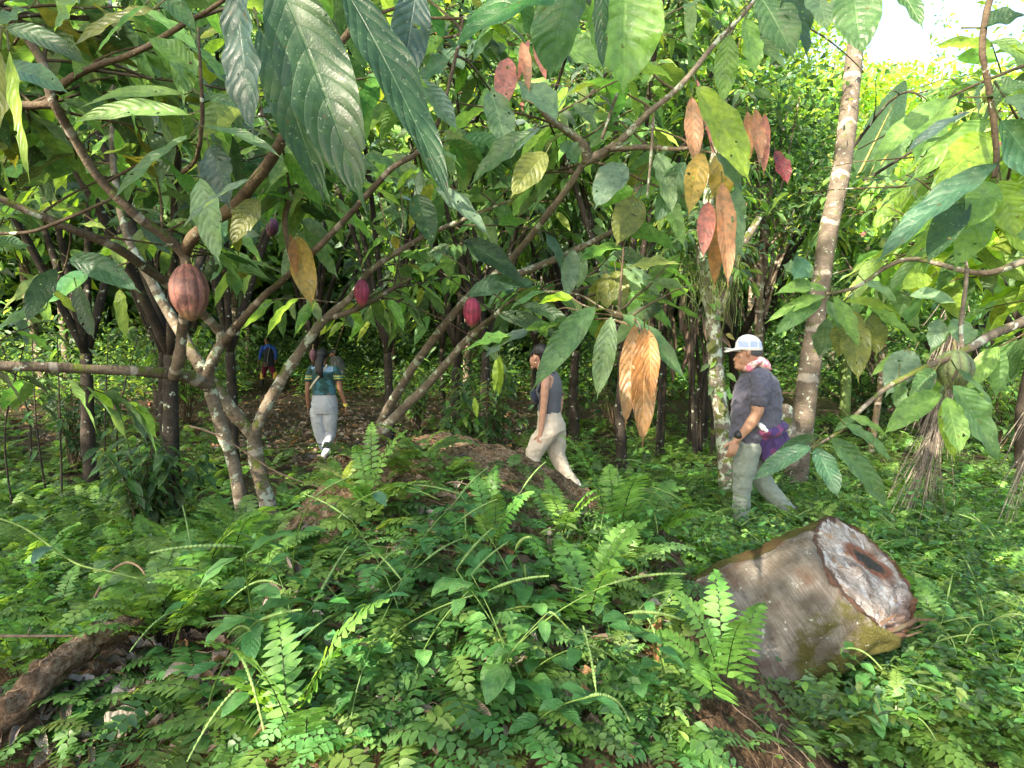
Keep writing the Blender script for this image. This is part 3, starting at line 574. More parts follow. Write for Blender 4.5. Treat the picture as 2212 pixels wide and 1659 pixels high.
# ---- hero leaves traced from the photograph
leaf_row(A3, [(508, -30, 545, 268, 112, 'blue', 1.15, .5), (590, -70, 772, 398, 165, 'dark', 1.2, .1), (560, 60, 690, 402, 100, 'dark', 1.35), (732, -45, 957, 398, 118, (.035, .085, .035), 1.1, -.4), (900, -30, 868, 182, 92, 'blue', 1.2, -.5),
    (408, 248, 130, 246, 48, 'bright', 1.9, -.2), (398, 205, 145, 218, 34, 'bright', 2.0), (412, 293, 252, 418, 46, 'mid', 1.85), (440, 275, 610, 330, 34, 'mid', 1.8), (440, 210, 560, 245, 30, 'mid', 1.85), (452, 318, 492, 435, 82, 'blue', 1.9), (432, 385, 470, 550, 70, 'pale', 1.8, .2), (540, 388, 392, 488, 40, 'grey', 1.7, .4),
    (420, 150, 300, 60, 60, 'bright', 1.9), (390, 190, 350, 385, 85, 'grey', 2.6, .3), (435, 165, 470, 330, 80, 'grey', 2.6), (200, -30, 120, 62, 90, 'bright', 1.5), (330, 20, 160, 90, 50, 'olive', 1.5), (315, 10, 215, 105, 26, 'teal', 1.4, .9), (20, 110, 60, 365, 44, 'yel', 1.2, .5), (0, 110, -20, 300, 90, 'olive', 1.2), (10, 60, 190, 130, 50, 'dark', 1.6), (0, 150, 150, 190, 60, 'teal', 1.7),
    (60, 20, -10, 60, 60, 'mid', 1.5), (330, -30, 420, 60, 55, 'mid', 1.7), (560, 430, 505, 520, 60, 'olive', 2.3), (640, 510, 672, 648, 58, 'gold', 2.9, .1), (628, 505, 640, 590, 22, 'brown', 2.9), (258, 625, 272, 722, 34, 'yel', 3.0), (120, 580, 60, 690, 50, 'dark', 2.8), (150, 560, 300, 620, 60, 'teal', 2.8), (165, 620, 200, 720, 44, 'dark', 2.8)], M['hero'], 1.8)
leaf_row(Bt, [(1290, -70, 982, 88, 150, (.03, .12, .02), 1.2, .1), (1228, -60, 1190, 152, 130, 'mid', 1.3), (1350, -60, 1347, 182, 172, 'bright', 1.25, 0), (1300, -40, 1303, 140, 44, 'dark', 1.2, .8), (1168, 95, 1350, 150, 78, 'bright', 1.6), (1505, 186, 1610, 372, 88, 'yel', 2.4, .1),
    (1575, 75, 1563, 215, 55, 'bright', 2.2), (1612, 40, 1628, 150, 62, 'bright', 2.2), (1640, -10, 1710, 115, 92, 'mid', 1.8), (1690, -30, 1740, 110, 90, 'dark', 1.8), (1840, -30, 1860, 108, 98, 'mid', 1.5), (1760, -30, 1785, 60, 75, 'pale', 1.6), (1925, -50, 1988, 50, 60, 'mid', 1.7),
    (1098, 125, 1085, 232, 52, 'pink', 2.6), (1128, 90, 1142, 190, 28, 'orange', 2.6), (1152, 85, 1178, 168, 24, 'pink', 2.65), (1142, 85, 1120, 170, 20, 'pink', 2.65), (1060, 195, 1092, 312, 74, 'pale', 2.5), (1125, 175, 1198, 255, 80, 'pale', 2.55),
    (1495, 210, 1500, 352, 42, 'orange', 2.7), (1505, 170, 1540, 330, 20, 'pink', 2.7), (1632, 235, 1640, 350, 38, 'orange', 2.9), (1652, 245, 1650, 370, 26, 'pink', 2.9), (1615, 240, 1618, 345, 26, 'orange', 2.95), (1675, 325, 1700, 392, 40, 'red', 3.0),
    (1515, 330, 1490, 450, 52, 'gold', 2.6), (1550, 330, 1560, 445, 56, 'gold', 2.65), (1530, 435, 1520, 545, 40, 'pink', 2.45), (1560, 395, 1572, 600, 52, 'orange', 2.4), (1545, 440, 1543, 610, 40, 'brown', 2.5), (1592, 400, 1585, 560, 50, 'pale', 2.7), (1545, 330, 1600, 410, 44, 'mid', 2.5),
    (1371, 702, 1352, 905, 48, 'brown', 2.3, .3), (1392, 708, 1388, 946, 62, 'brown', 2.25, 0), (1402, 712, 1406, 860, 42, (.34, .17, .06), 2.2, -.1), (1285, 662, 1162, 820, 62, 'mid', 2.45), (1321, 684, 1292, 846, 52, 'pale', 2.4), (1345, 680, 1472, 806, 52, 'mid', 2.4),
    (1300, 600, 1275, 665, 34, 'olive', 2.9), (1310, 590, 1312, 665, 44, 'olive', 2.9), (1330, 585, 1345, 660, 46, 'olive', 2.9), (1345, 580, 1385, 650, 34, 'pale', 2.9), (1350, 570, 1425, 640, 34, 'pale', 2.9), (1240, 540, 1222, 640, 44, 'grey', 2.9), (1255, 545, 1248, 620, 40, 'grey', 2.95),
    (1079, 768, 1077, 850, 22, 'yel', 3.3), (1072, 775, 1068, 845, 14, 'yel', 3.3), (1025, 858, 1030, 900, 14, 'yel', 3.4), (1180, 330, 1110, 415, 66, 'olive', 2.3), (1150, 285, 1025, 385, 62, 'mid', 2.4), (1250, 350, 1200, 300, 60, 'mid', 2.6), (1348, 355, 1290, 440, 74, 'grey', 2.5), (1480, 350, 1420, 470, 60, 'teal', 2.7), (1420, 330, 1450, 450, 56, 'pale', 2.7),
    (1000, 520, 1130, 610, 60, 'dark', 3.2), (1010, 640, 1180, 590, 50, 'teal', 3.2), (1077, 680, 1215, 725, 40, 'dark', 3.0), (1130, 660, 1240, 700, 36, 'dark', 2.8), (940, 405, 1050, 500, 50, 'grey', 2.6), (900, 420, 930, 520, 60, 'dark', 2.8), (1380, 430, 1335, 520, 74, 'olive', 2.7), (1000, 150, 950, 90, 50, 'pale', 2.8), (970, 130, 900, 180, 60, 'teal', 2.6)], M['hero'], 2.5)

# ---- the overhanging bough at the right edge
Rb = empty('cocoa_tree', (3.1, 2.6, 0), 'cocoa tree beyond the right edge reaching in with big glossy leaves and green pod', 'cocoa tree')
limb('trunk', [(2800, 1500, 80, 2.7), (2700, 1100, 74, 2.7), (2550, 800, 60, 2.6), (2400, 640, 46, 2.5)], M['bark_lichen'], Rb)
limb('branch', [(2400, 640, 30, 2.5), (2280, 670, 24, 2.4), (2150, 720, 19, 2.3), (2080, 760, 16, 2.25), (2000, 793, 13, 2.2), (1920, 835, 11, 2.15), (1865, 880, 9, 2.1), (1822, 925, 8, 2.1), (1755, 968, 5, 2.05)], M['bark_lichen'], Rb, 12)
limb('branch', [(2080, 760, 9, 2.25), (2076, 700, 9, 2.3), (2088, 600, 8, 2.3), (2085, 560, 6, 2.3)], M['bark_warm'], Rb, 10)
limb('branch', [(2400, 640, 26, 2.5), (2260, 560, 18, 2.5), (2120, 590, 13, 2.55), (1960, 560, 10, 2.6), (1850, 620, 8, 2.6), (1785, 635, 6, 2.6)], M['bark_lichen'], Rb, 12)
limb('branch', [(2180, -60, 15, 1.6), (2139, 0, 14, 1.6), (2122, 100, 13, 1.6), (2138, 200, 13, 1.6), (2152, 317, 12, 1.6), (2148, 384, 11, 1.6)], M['twig'], Rb, 12)
limb('branch', [(2400, 640, 30, 2.5), (2500, 300, 26, 2.2), (2400, 0, 22, 1.9), (2280, -120, 18, 1.7), (2180, -60, 15, 1.6)], M['bark'], Rb, 12)
limb('twig', [(2075, 770, 7, 2.25), (2068, 800, 6, 2.2), (2045, 840, 5, 2.15), (2040, 850, 4, 2.15)], M['twig'], Rb, 8)
leaf_row(Rb, [(2049, 213, 1892, 340, 58, 'bright', 2.0), (2102, 240, 1958, 325, 38, 'blue', 1.8, .6), (2139, 260, 1975, 378, 58, 'bright', 1.8), (2145, 300, 2022, 400, 90, 'yel', 1.8), (2155, 353, 1908, 545, 74, 'teal', 1.5, .5), (2060, 410, 1940, 490, 48, 'mid', 1.8), (2089, 427, 2009, 555, 66, 'dark', 1.6), (2142, 393, 2095, 482, 74, 'bright', 1.6), (2162, 390, 2192, 505, 92, 'yel', 1.6),
    (2130, 210, 2240, 170, 60, 'mid', 1.6), (2170, 210, 2290, 330, 110, 'pale', 1.4), (2160, 260, 2270, 420, 110, 'teal', 1.4), (2080, 300, 1995, 300, 50, 'bright', 1.9), (2120, 60, 2230, 20, 60, 'dark', 1.6), (2150, 400, 2070, 560, 90, 'bright', 1.7), (2190, 420, 2250, 560, 90, 'bright', 1.7),
    (1785, 626, 1665, 624, 36, 'bright', 2.6), (1783, 640, 1655, 690, 28, 'bright', 2.55), (1776, 650, 1672, 718, 40, 'mid', 2.6), (1800, 640, 1852, 742, 42, 'bright', 2.45, 0), (1788, 650, 1818, 718, 34, 'mid', 2.6), (1838, 668, 1853, 812, 64, 'olive', 2.55), (1825, 652, 1945, 668, 26, 'yel', 2.5), (1875, 665, 1980, 738, 44, 'bright', 2.5), (1885, 680, 1893, 762, 50, 'olive', 2.6), (1785, 688, 1770, 768, 62, 'grey', 2.7), (1820, 700, 1812, 765, 50, 'olive', 2.7),
    (1870, 610, 1935, 650, 40, 'pale', 2.5), (1755, 600, 1680, 560, 50, 'pale', 2.6), (1740, 560, 1715, 600, 50, 'teal', 2.6), (1965, 640, 2075, 650, 46, 'pale', 2.3), (2010, 600, 1945, 620, 50, 'yel', 2.4),
    (2020, 800, 1965, 858, 46, 'mid', 2.1), (2032, 850, 1913, 928, 54, 'bright', 2.05, .1), (2045, 858, 2072, 975, 60, 'bright', 2.0, 0), (2040, 870, 2060, 985, 44, 'yel', 2.1), (2058, 832, 2150, 980, 76, 'mid', 2.0, .1), (2068, 800, 2146, 880, 34, 'mid', 2.05), (1975, 760, 1918, 845, 70, 'grey', 2.3), (1942, 812, 1938, 880, 42, 'pale', 2.2), (1950, 762, 1885, 808, 22, 'bright', 2.3), (2075, 690, 2076, 745, 60, 'pale', 2.4), (2030, 690, 2012, 748, 46, 'grey', 2.4),
    (1762, 968, 1808, 1066, 56, 'teal', 2.0, 0), (1795, 948, 1912, 1086, 62, 'mid', 1.95, 0), (1825, 918, 1926, 992, 40, 'mid', 2.0), (1835, 900, 1920, 942, 30, 'bright', 2.05), (1768, 942, 1665, 985, 30, 'dark', 2.05), (1752, 966, 1630, 1030, 44, 'teal', 1.95, .2), (1850, 900, 1800, 930, 20, 'mid', 2.1)], M['hero'], 2.2)
crown(Rb, [np.array([P(x, y, D) for x, y, D in [(2300, 120, 1.9), (2240, 300, 2.2), (2180, 420, 2.4), (2100, 500, 2.6), (2000, 560, 2.9)]]), np.array([P(x, y, D) for x, y, D in [(2400, 640, 2.6), (2280, 560, 2.8), (2160, 590, 3.0), (2000, 560, 3.2)]]), np.array([P(x, y, D) for x, y, D in [(2330, 250, 2.6), (2200, 260, 2.8), (2080, 330, 3.1), (1980, 400, 3.4)]])], 18, .28, dict(bright=4, yel=2.5, pale=2, mid=1), .0, up=(-.2, .7), length=.6, nper=5, back=.6)
pod(Rb, 2063, 799, 70, 88, 2.25, (.13, .165, .065), 'round pale green pod')

# ---------------------------------------------------------------- other trees of the plantation
def cocoa_tree(base, h, spread, nb, ntw, llen, mix, label, seed_lean=(0, 0), nu=6, nv=2, bark='bark_lichen', r0=.09, forkz=1.1, pleat=0.0, nper=8, group='cocoa trees of the grove', up=(-.1, .6)):
    base = np.array([base[0], base[1], float(H(base[0], base[1]))]); t = empty('cocoa_tree', base, label, 'cocoa tree', group)
    fk = base + np.array([seed_lean[0], seed_lean[1], forkz]); mb = MB()
    tube(mb, [base - [0, 0, .1], base * .5 + fk * .5 + rng.normal(0, .06, 3) * [1, 1, 0], fk], [r0 * 1.2, r0, r0 * .85], 12, 6, .1); S = []; Dd = []
    for i in range(nb):
        a = 6.283 * i / nb + rng.uniform(-.5, .5); e = spread * rng.uniform(.7, 1.1); top = fk + np.array([math.cos(a) * e, math.sin(a) * e, (h - forkz) * rng.uniform(.6, 1.05)])
        m1 = fk + (top - fk) * .45 + np.array([0, 0, .15 * h * rng.uniform(.2, 1)]); tip = top + np.array([math.cos(a), math.sin(a), -.3]) * .5 * rng.uniform(.5, 1.2)
        c = tube(mb, [fk, m1, top, tip], [r0 * .7, r0 * .45, r0 * .22, r0 * .1], 8, 6, .08)
        k = rng.integers(int(len(c) * .3), len(c), ntw); S.append(c[k]); dd = rand_dirs(ntw, up); dd[:, :2] += .5 * np.array([math.cos(a), math.sin(a)]); Dd.append(dd)
    mb.build('trunk', M[bark], t); tw, lf = MB(), MB()
    leafy_twigs(tw, lf, np.concatenate(S), np.concatenate(Dd), nper, llen, mix, rad=.009, length=.75, nu=nu, nv=nv, pleat=pleat)
    if tw.n: tw.build('twigs', M['twig'], t)
    if lf.n: lf.build('crown', M['leaf'], t)
    return t
MIXB = dict(dark=3, mid=4, bright=2, grey=1, pale=.7, yel=.4); MIXC = dict(dark=1, mid=3, bright=4, yel=1.5, pale=1.2, pink=.12)
near = [(-2.9, 5.2, 4.6, 'cocoa tree with dark drooping leaves behind the level limb', MIXB), (-3.6, 7.8, 6.2, 'cocoa tree with dense leaves left of the small blue walker', MIXB), (-.35, 8.2, 6.0, 'cocoa tree with dark leaves behind the two leaning stems', MIXB),
        (1.35, 7.4, 5.8, 'cocoa tree hanging with leaves above the woman in the tank top', MIXC), (-4.6, 6.6, 5.6, 'cocoa tree at the left edge behind the others', MIXB), (5.9, 6.9, 3.6, 'sunlit cocoa tree in front of the right edge', MIXC), (-1.75, 8.6, 6.4, 'slender dark cocoa tree right of the woman in white trousers', MIXB)]
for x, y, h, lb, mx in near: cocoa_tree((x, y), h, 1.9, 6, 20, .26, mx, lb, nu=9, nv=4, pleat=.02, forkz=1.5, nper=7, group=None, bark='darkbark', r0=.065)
WHERE = ['directly behind the leaning stems', 'above the shrub beside the woman in the tank top', 'behind the mossy trunk', 'behind the hanging green pod', 'behind the big pod', 'at the left edge behind the saplings', 'left of the small blue walker', 'behind the cluster of brown leaves', 'at the far left deep in shade', 'just right of the palm trunk', 'at the right edge in the light', 'beyond the left edge of the picture', 'far behind the woman in the tank top', 'far behind the leaning stems', 'far behind the level limb', 'far behind the man in the white cap', 'far behind the withered palm frond', 'deep behind the right edge']
for k, (x, y, h) in enumerate([(-.9, 10.2, 6.0), (1.0, 9.6, 5.6), (3.4, 9.4, 5.4), (6.9, 10.0, 4.4), (-5.6, 9.8, 6.2), (-8, 8.5, 6), (-3.9, 12.0, 6.8), (2.4, 12.5, 6.8), (-7.8, 13.4, 7.2), (5.2, 13.0, 5.6), (9.5, 12.5, 4.4), (-11.5, 12, 7), (.6, 15.5, 8), (-2.0, 17.5, 8.4), (-9.5, 18, 8.4), (4.2, 17.5, 7.6), (8.2, 17.2, 5.4), (12.5, 16, 5)]):
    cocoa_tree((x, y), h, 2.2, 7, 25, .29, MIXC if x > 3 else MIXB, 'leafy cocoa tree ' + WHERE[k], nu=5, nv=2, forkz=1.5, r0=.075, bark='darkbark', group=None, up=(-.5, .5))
# ---------------------------------------------------------------- spiny palm, banana, mossy trunk
p, r = wpts([(1718, 945, 47, 6.6), (1737, 880, 46, 6.6), (1752, 780, 43, 6.6), (1768, 650, 38, 6.6), (1790, 500, 38, 6.7), (1815, 380, 38, 6.8), (1832, 260, 37, 6.9), (1845, 120, 34, 7.0), (1862, 0, 31, 7.1), (1880, -150, 28, 7.3)])
pal = empty('palm_tree', p[0] * np.array([1, 1, 0]), 'tall leaning palm trunk covered in short spines with pale rings', 'palm tree'); mb = MB(); p[0, 2] = -.1
pc = tube(mb, p, r, 24, 9, .03); mb.build('trunk', M['palm_bark'], pal)
mb = MB(); n = 5200; k = rng.integers(0, len(pc) - 1, n); fr = rng.random(n)[:, None]; th = rng.uniform(0, 6.283, n); rr_ = np.interp(k, np.linspace(0, len(pc) - 1, len(r)), r) 
rad = np.stack([np.cos(th), np.sin(th), np.zeros(n)], -1); b = pc[k] * (1 - fr) + pc[k + 1] * fr + rad * rr_[:, None] * .97
add_leaves(mb, b, unit(rad + np.array([0, 0, -.5]) + rng.normal(0, .25, (n, 3))), rng.normal(0, 1, (n, 3)), rng.uniform(.02, .055, n), .003, 0, (.20, .16, .11), 1, 1, prof_blade)
mb.build('spines', M['dry'], pal)
mb = MB()   # crown far overhead, its fronds above the picture
top = pc[-1] + np.array([.3, .2, 1.0]); tube(mb, [pc[-1], top], [r[-1], r[-1] * .9], 10, 3); mb.build('upper_trunk', M['palm_bark'], pal)
lf = MB()
for a in np.linspace(0, 6.28, 11, endpoint=False):
    u_ = np.array([math.cos(a), math.sin(a), .5]); q = [top + u_ * 2.2 * t + np.array([0, 0, -1.5 * t * t]) for t in np.linspace(0, 1, 9)]; c = tube(lf, q, np.linspace(.02, .005, 9), 5, 3, col=(.1, .16, .04))
    for s_ in (-1, 1):
        sd_ = unit(np.cross(u_, [0, 0, 1])) * s_; add_leaves(lf, c[3:], unit(sd_ + u_ * .5 + [0, 0, -.3]), [0, 0, 1], .5, .04, .4, PAL['mid'], 4, 1, prof_blade)
lf.build('crown', M['far'], pal)

tc_ = empty('mossy_tree', P(1560, 1085, 6.3) * np.array([1, 1, 0]), 'slim mossy trunk with white lichen and hanging pale roots behind the man', 'tree')
p, r = wpts([(1572, 1070, 38, 6.3), (1566, 960, 34, 6.3), (1552, 860, 33, 6.3), (1545, 760, 31, 6.3), (1538, 680, 31, 6.3), (1528, 610, 34, 6.3), (1518, 520, 26, 6.3), (1535, 400, 22, 6.4), (1560, 250, 18, 6.5), (1570, 60, 14, 6.6)])
mb = MB(); cc = tube(mb, p, r, 18, 8, .12); mb.build('trunk', bark_mat('white_lichen_bark', (.22, .20, .16), (.12, .10, .08), 1.0, .75, 0), tc_)
limb('branch', [(1545, 690, 26, 6.3), (1562, 640, 24, 6.25), (1590, 560, 20, 6.2), (1640, 470, 14, 6.2)], M['bark_lichen'], tc_, 10)
mb = MB()
for k in range(170):
    x = rng.choice([rng.uniform(1478, 1560), rng.uniform(1540, 1600)]); y = rng.uniform(520, 620); D = rng.uniform(6.0, 6.45); s = P(x, y, D); L = rng.uniform(.15, .62); q = [s]
    for i in range(4): q.append(q[-1] + np.array([rng.normal(0, .025), rng.normal(0, .02), -L / 4]))
    tube(mb, q, np.linspace(.0035, .0015, 5), 3, 3, col=np.array([.20, .26, .08]) * rng.uniform(.5, 1.5), close=False)
mb.build('hanging_roots', M['root'], tc_)
lf = MB(); k = rng.integers(int(len(cc) * .2), int(len(cc) * .75), 26); pk = cc[k] + rng.normal(0, .05, (26, 3)) - [0, .1, 0]; pk = pk[keepok(pk, [(1500, 700, 1700, 1100, 5)])]
add_leaves(lf, pk, rand_dirs(len(pk), (-1, 0)), [0, -1, .5], rng.uniform(.07, .13, len(pk)), rng.uniform(.05, .08, len(pk)), .3, cols(len(pk), dict(bright=2, mid=1, olive=1)), 5, 2, prof_oval); lf.build('climbing_leaves', M['herb'], tc_)
tw, lf = MB(), MB(); k = rng.integers(int(len(cc) * .55), len(cc), 60); leafy_twigs(tw, lf, cc[k], rand_dirs(60, (-.2, .6)), 9, .16, dict(dark=3, mid=3, bright=2, yel=1), rad=.006, length=.8, nu=4, nv=2)
tw.build('twigs', M['twig'], tc_); lf.build('crown', M['leaf'], tc_)
# short white post-like stump by the palm
st = empty('stump', P(1702, 985, 6.3) * np.array([1, 1, 0]), 'short mossy stump with a white lichen patch beside the palm foot', 'stump')
p, r = wpts([(1700, 1010, 48, 6.3), (1699, 950, 40, 6.3), (1697, 890, 34, 6.3), (1699, 876, 28, 6.3)]); mb = MB(); tube(mb, p, r, 14, 5, .15); mb.build('trunk', M['bark_lichen'], st)

ban = empty('banana_plant', P(1830, 800, 9.5) * np.array([1, 1, 0]), 'banana plant raising broad upright leaves behind the palm trunk', 'banana plant')
p, r = wpts([(1825, 900, 22, 9.5), (1835, 600, 18, 9.5), (1842, 420, 10, 9.4)]); mb = MB(); tube(mb, p, r, 10, 5); mb.build('stem', plain('banana_stem', (.13, .2, .06)), ban)
for bx, by, tx, ty, wd, c_ in [(1843, 400, 1958, 165, 118, (.13, .22, .12)), (1850, 430, 2010, 200, 70, (.18, .3, .12)), (1838, 420, 1740, 250, 60, (.14, .25, .08)), (1850, 440, 1900, 330, 60, (.1, .2, .06)), (1835, 440, 1705, 400, 50, (.1, .2, .06))]:
    b = P(bx, by, 9.4); t_ = P(tx, ty, 9.3); v = t_ - b; L = np.linalg.norm(v); mb = MB()
    add_leaves(mb, b, v / L, unit(-fwd + right * .5), L, wd * 9.4 / F, .03, c_, 40, 6, prof_oval, fold=.15, wave=.03, pleat=.0, jag=.05)
    tube(mb, [b - v * .02, b + v * .5, b + v * .97], [.022, .016, .004], 6, 4, col=(.45, .42, .12)); mb.build('leaf', M['leaf'], ban)

# withered palm fronds hanging on the right
for (pts, n_, lb, D, lay) in [([(2085, 540), (2075, 640), (2062, 740), (2045, 850), (2015, 960), (1965, 1075)], 210, 'withered grey palm frond trailing down in front of the dark gap', 5.2, 1.0),
                         ([(2300, 700), (2270, 850), (2240, 950), (2205, 1040)], 90, 'withered straw coloured frond base at the right edge', 4.9, .8)]:
    fr_ = empty('dead_frond', P(pts[-1][0], pts[-1][1], D) * np.array([1, 1, 0]), lb, 'dead frond'); mb = MB(); q = np.array([P(x, y, D) for x, y in pts]); nq = len(q)
    for k in range(n_):
        i0 = rng.integers(0, nq - 2); st0 = q[i0] * (1 - .5) + q[i0 + 1] * .5 + rng.normal(0, .012, 3); L = rng.uniform(.35, 1.25) * lay; a = rng.normal(0, 1) * .075; dd_ = unit(np.array([a, rng.normal(0, .15), -1])); s_ = [st0]
        dirn = unit(q[-1] - q[i0]); dd_ = unit(dirn + np.array([a, rng.normal(0, .15), 0])); cv = rng.normal(.03, .09)
        for m_ in range(6): dd_ = unit(dd_ + np.array([-cv * .4 + rng.normal(0, .04), rng.normal(0, .04), -.10])); s_.append(s_[-1] + dd_ * L / 6)
        s_ = np.array(s_); s_ = s_[s_[:, 2] > .02]
        if len(s_) < 3: continue
        tube(mb, s_, np.linspace(.0052, .002, len(s_)) * rng.uniform(.6, 1.3), 3, 3, col=np.array([.23, .195, .155]) * rng.uniform(.5, 1.5), close=False)
    mb.build('strands', M['root'], fr_)
    mb = MB(); tube(mb, q + np.array([0, .03, 0]), np.linspace(.022, .008, nq), 8, 5, .1); mb.build('stalk', M['bark_warm'], fr_)

# dark upright stems (palm clump) and thin shoots
cl = empty('palm_clump', P(1470, 890, 9.0) * np.array([1, 1, 0]), 'clump of dark upright palm stems in the shade left of the mossy trunk', 'palm clump')
for k in range(11):
    x = rng.uniform(1405, 1545); D = rng.uniform(8.2, 9.8); b = P(x, 900, D); b[2] = -.1; h = rng.uniform(1.6, 3.2); mb = MB()
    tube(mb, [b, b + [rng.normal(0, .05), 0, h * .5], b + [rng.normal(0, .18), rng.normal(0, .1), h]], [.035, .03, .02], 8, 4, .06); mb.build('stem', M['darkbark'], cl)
mb = MB()
for k in range(30):
    b = P(rng.uniform(1400, 1560), rng.uniform(600, 760), rng.uniform(8, 9.5)); add_leaves(mb, b, unit([rng.normal(0, .4), -.2, -1]), [0, -1, 0], rng.uniform(.3, .6), .09, .1, (.12, .08, .055), 6, 2, prof_oval, curl=.8, wave=.5)
mb.build('dead_leaves', M['dry'], cl)
for k in range(6):
    x = [60, 95, 128, 222, 262, 20][k]; D = rng.uniform(5.5, 8.5); b = P(x, 950, D); b[2] = 0
    sh = empty('sapling', b, ['thin shaded sapling close to the left edge, beside the outermost one', 'thin sapling third from the left edge', 'thin sapling fourth from the left edge', 'thin sapling left of the rightmost one behind the level limb', 'rightmost thin sapling behind the level limb', 'outermost thin sapling at the left edge'][k], 'sapling'); mb = MB()
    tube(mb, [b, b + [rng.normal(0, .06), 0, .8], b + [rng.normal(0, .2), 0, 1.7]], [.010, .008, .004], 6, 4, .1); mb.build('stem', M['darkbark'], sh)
    lf = MB(); n = 9; add_leaves(lf, b + np.stack([rng.normal(0, .05, n), rng.normal(0, .05, n), rng.uniform(.5, 1.7, n)], -1), rand_dirs(n, (-.6, .1)), [0, 0, 1], .16, .05, .3, cols(n, MIXB), 5, 2); lf.build('leaves', M['leaf'], sh)

# ---------------------------------------------------------------- woods behind: tall trees with small leaves
def tall_tree(x, y, h, cr, n, mix, label, trunk=.14, ls=.16, cz=.62):
    b = np.array([x, y, float(H(x, y))]); t = empty('forest_tree', b, label, 'tree', 'forest trees behind the grove'); mb = MB()
    tube(mb, [b, b + [rng.normal(0, .3), 0, h * .5], b + [rng.normal(0, .6), 0, h * .85]], [trunk, trunk * .7, trunk * .2], 10, 5, .08); cen = []
    for k in range(int(26)):
        d = rand_dirs(1, (-.5, .9))[0]; c = b + [0, 0, h * cz] + d * np.array([cr, cr, h * .36]) * rng.uniform(.35, 1); cen.append(c); tube(mb, [b + [0, 0, h * rng.uniform(.3, .7)], (b + [0, 0, h * .5] + c) / 2, c], [trunk * .3, trunk * .2, .01], 5, 3)
    mb.build('trunk', M['bark'], t); cen = np.array(cen); k = rng.integers(0, len(cen), n); pp = cen[k] + rng.normal(0, 1, (n, 3)) * np.array([.45, .45, .28]) * cr * .55
    ok = keepok(pp); pp = pp[ok]; n = len(pp); L = ls * rng.uniform(.6, 1.4, n); lf = MB()
    shade = np.exp(rng.normal(0, .25, len(cen)))[k][ok][:, None]
    add_leaves(lf, pp, rand_dirs(n, (-.9, .3)), rand_dirs(n, (.2, 1.5)), L, L * .55, .15, cols(n, mix, .2) * shade, 2, 2, prof_oval, fold=.3); lf.build('crown', M['far'], t)
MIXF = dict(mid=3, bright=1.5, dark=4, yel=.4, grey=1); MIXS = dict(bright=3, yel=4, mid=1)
for k, (x, y, h, cr, n) in enumerate([(-16, 22, 17, 4.8, 11000), (-11, 24, 18, 4.8, 11000), (-4.5, 23, 17, 4.4, 11000), (1.2, 24, 18, 4.6, 11000), (6, 24, 17, 4.4, 11000), (-22, 20, 17, 5, 9000), (-13, 30, 22, 5.5, 9000), (-2, 32, 23, 5.5, 9000), (7, 33, 22, 5.5, 9000), (-8.8, 19, 9, 3.4, 7000), (-1.5, 20, 8, 3.2, 6000), (3.6, 20.5, 9, 3.2, 6000), (-13, 17, 9, 3.6, 7000)]):
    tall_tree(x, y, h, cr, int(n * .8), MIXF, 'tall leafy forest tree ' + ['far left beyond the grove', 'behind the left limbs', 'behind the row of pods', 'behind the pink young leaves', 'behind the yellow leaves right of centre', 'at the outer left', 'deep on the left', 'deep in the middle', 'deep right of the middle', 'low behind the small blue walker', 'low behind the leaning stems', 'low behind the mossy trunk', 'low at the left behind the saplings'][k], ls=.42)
for k, (x, y, h, cr, n) in enumerate([(12.5, 24, 15, 3.6, 10000), (19.5, 21, 17, 5, 11000), (10, 26, 20, 3.6, 9000), (14.5, 33, 16, 4.5, 8000), (25, 26, 17, 6, 8000), (10.5, 17, 7.5, 2.6, 6000), (15.5, 15.5, 6.5, 2.8, 7000), (17, 35, 21, 6, 6000)]):
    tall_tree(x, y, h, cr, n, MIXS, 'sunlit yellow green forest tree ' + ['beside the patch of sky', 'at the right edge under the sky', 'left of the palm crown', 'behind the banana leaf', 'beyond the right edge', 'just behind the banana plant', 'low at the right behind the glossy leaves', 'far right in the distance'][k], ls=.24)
tall_tree(3.3, 8.0, 5.4, 1.3, 7000, dict(dark=3, mid=3, bright=1.5), 'vine draped tree with small dark leaves between the drooping brown leaves and the palm', .07, .10, .66)
tall_tree(5.1, 8.6, 3.4, 1.2, 5000, dict(dark=2, mid=3, bright=2), 'low bushy tree with small leaves just right of the palm foot', .05, .11, .6)
# far wood that reads as one mass
lf = MB(); n = 60000; a = rng.uniform(-1.15, 1.15, n); Dd = rng.uniform(34, 46, n); hh = 13 + 3 * np.sin(a * 5 + 1) + 2 * np.sin(a * 13); z = rng.beta(1, 1.3, n) * (hh + 5 * (a < .35)) 
pp = np.stack([Dd * np.sin(a), Dd * np.cos(a), z], -1); pp = pp[keepok(pp)]; n = len(pp)
add_leaves(lf, pp, rand_dirs(n, (-.9, .3)), rand_dirs(n, (.2, 1.5)), rng.uniform(.8, 1.5, n), .8, .2, cols(n, MIXF, .3), 2, 2, prof_oval, fold=.3); tag(lf.build('far_forest', M['far']), kind='stuff')
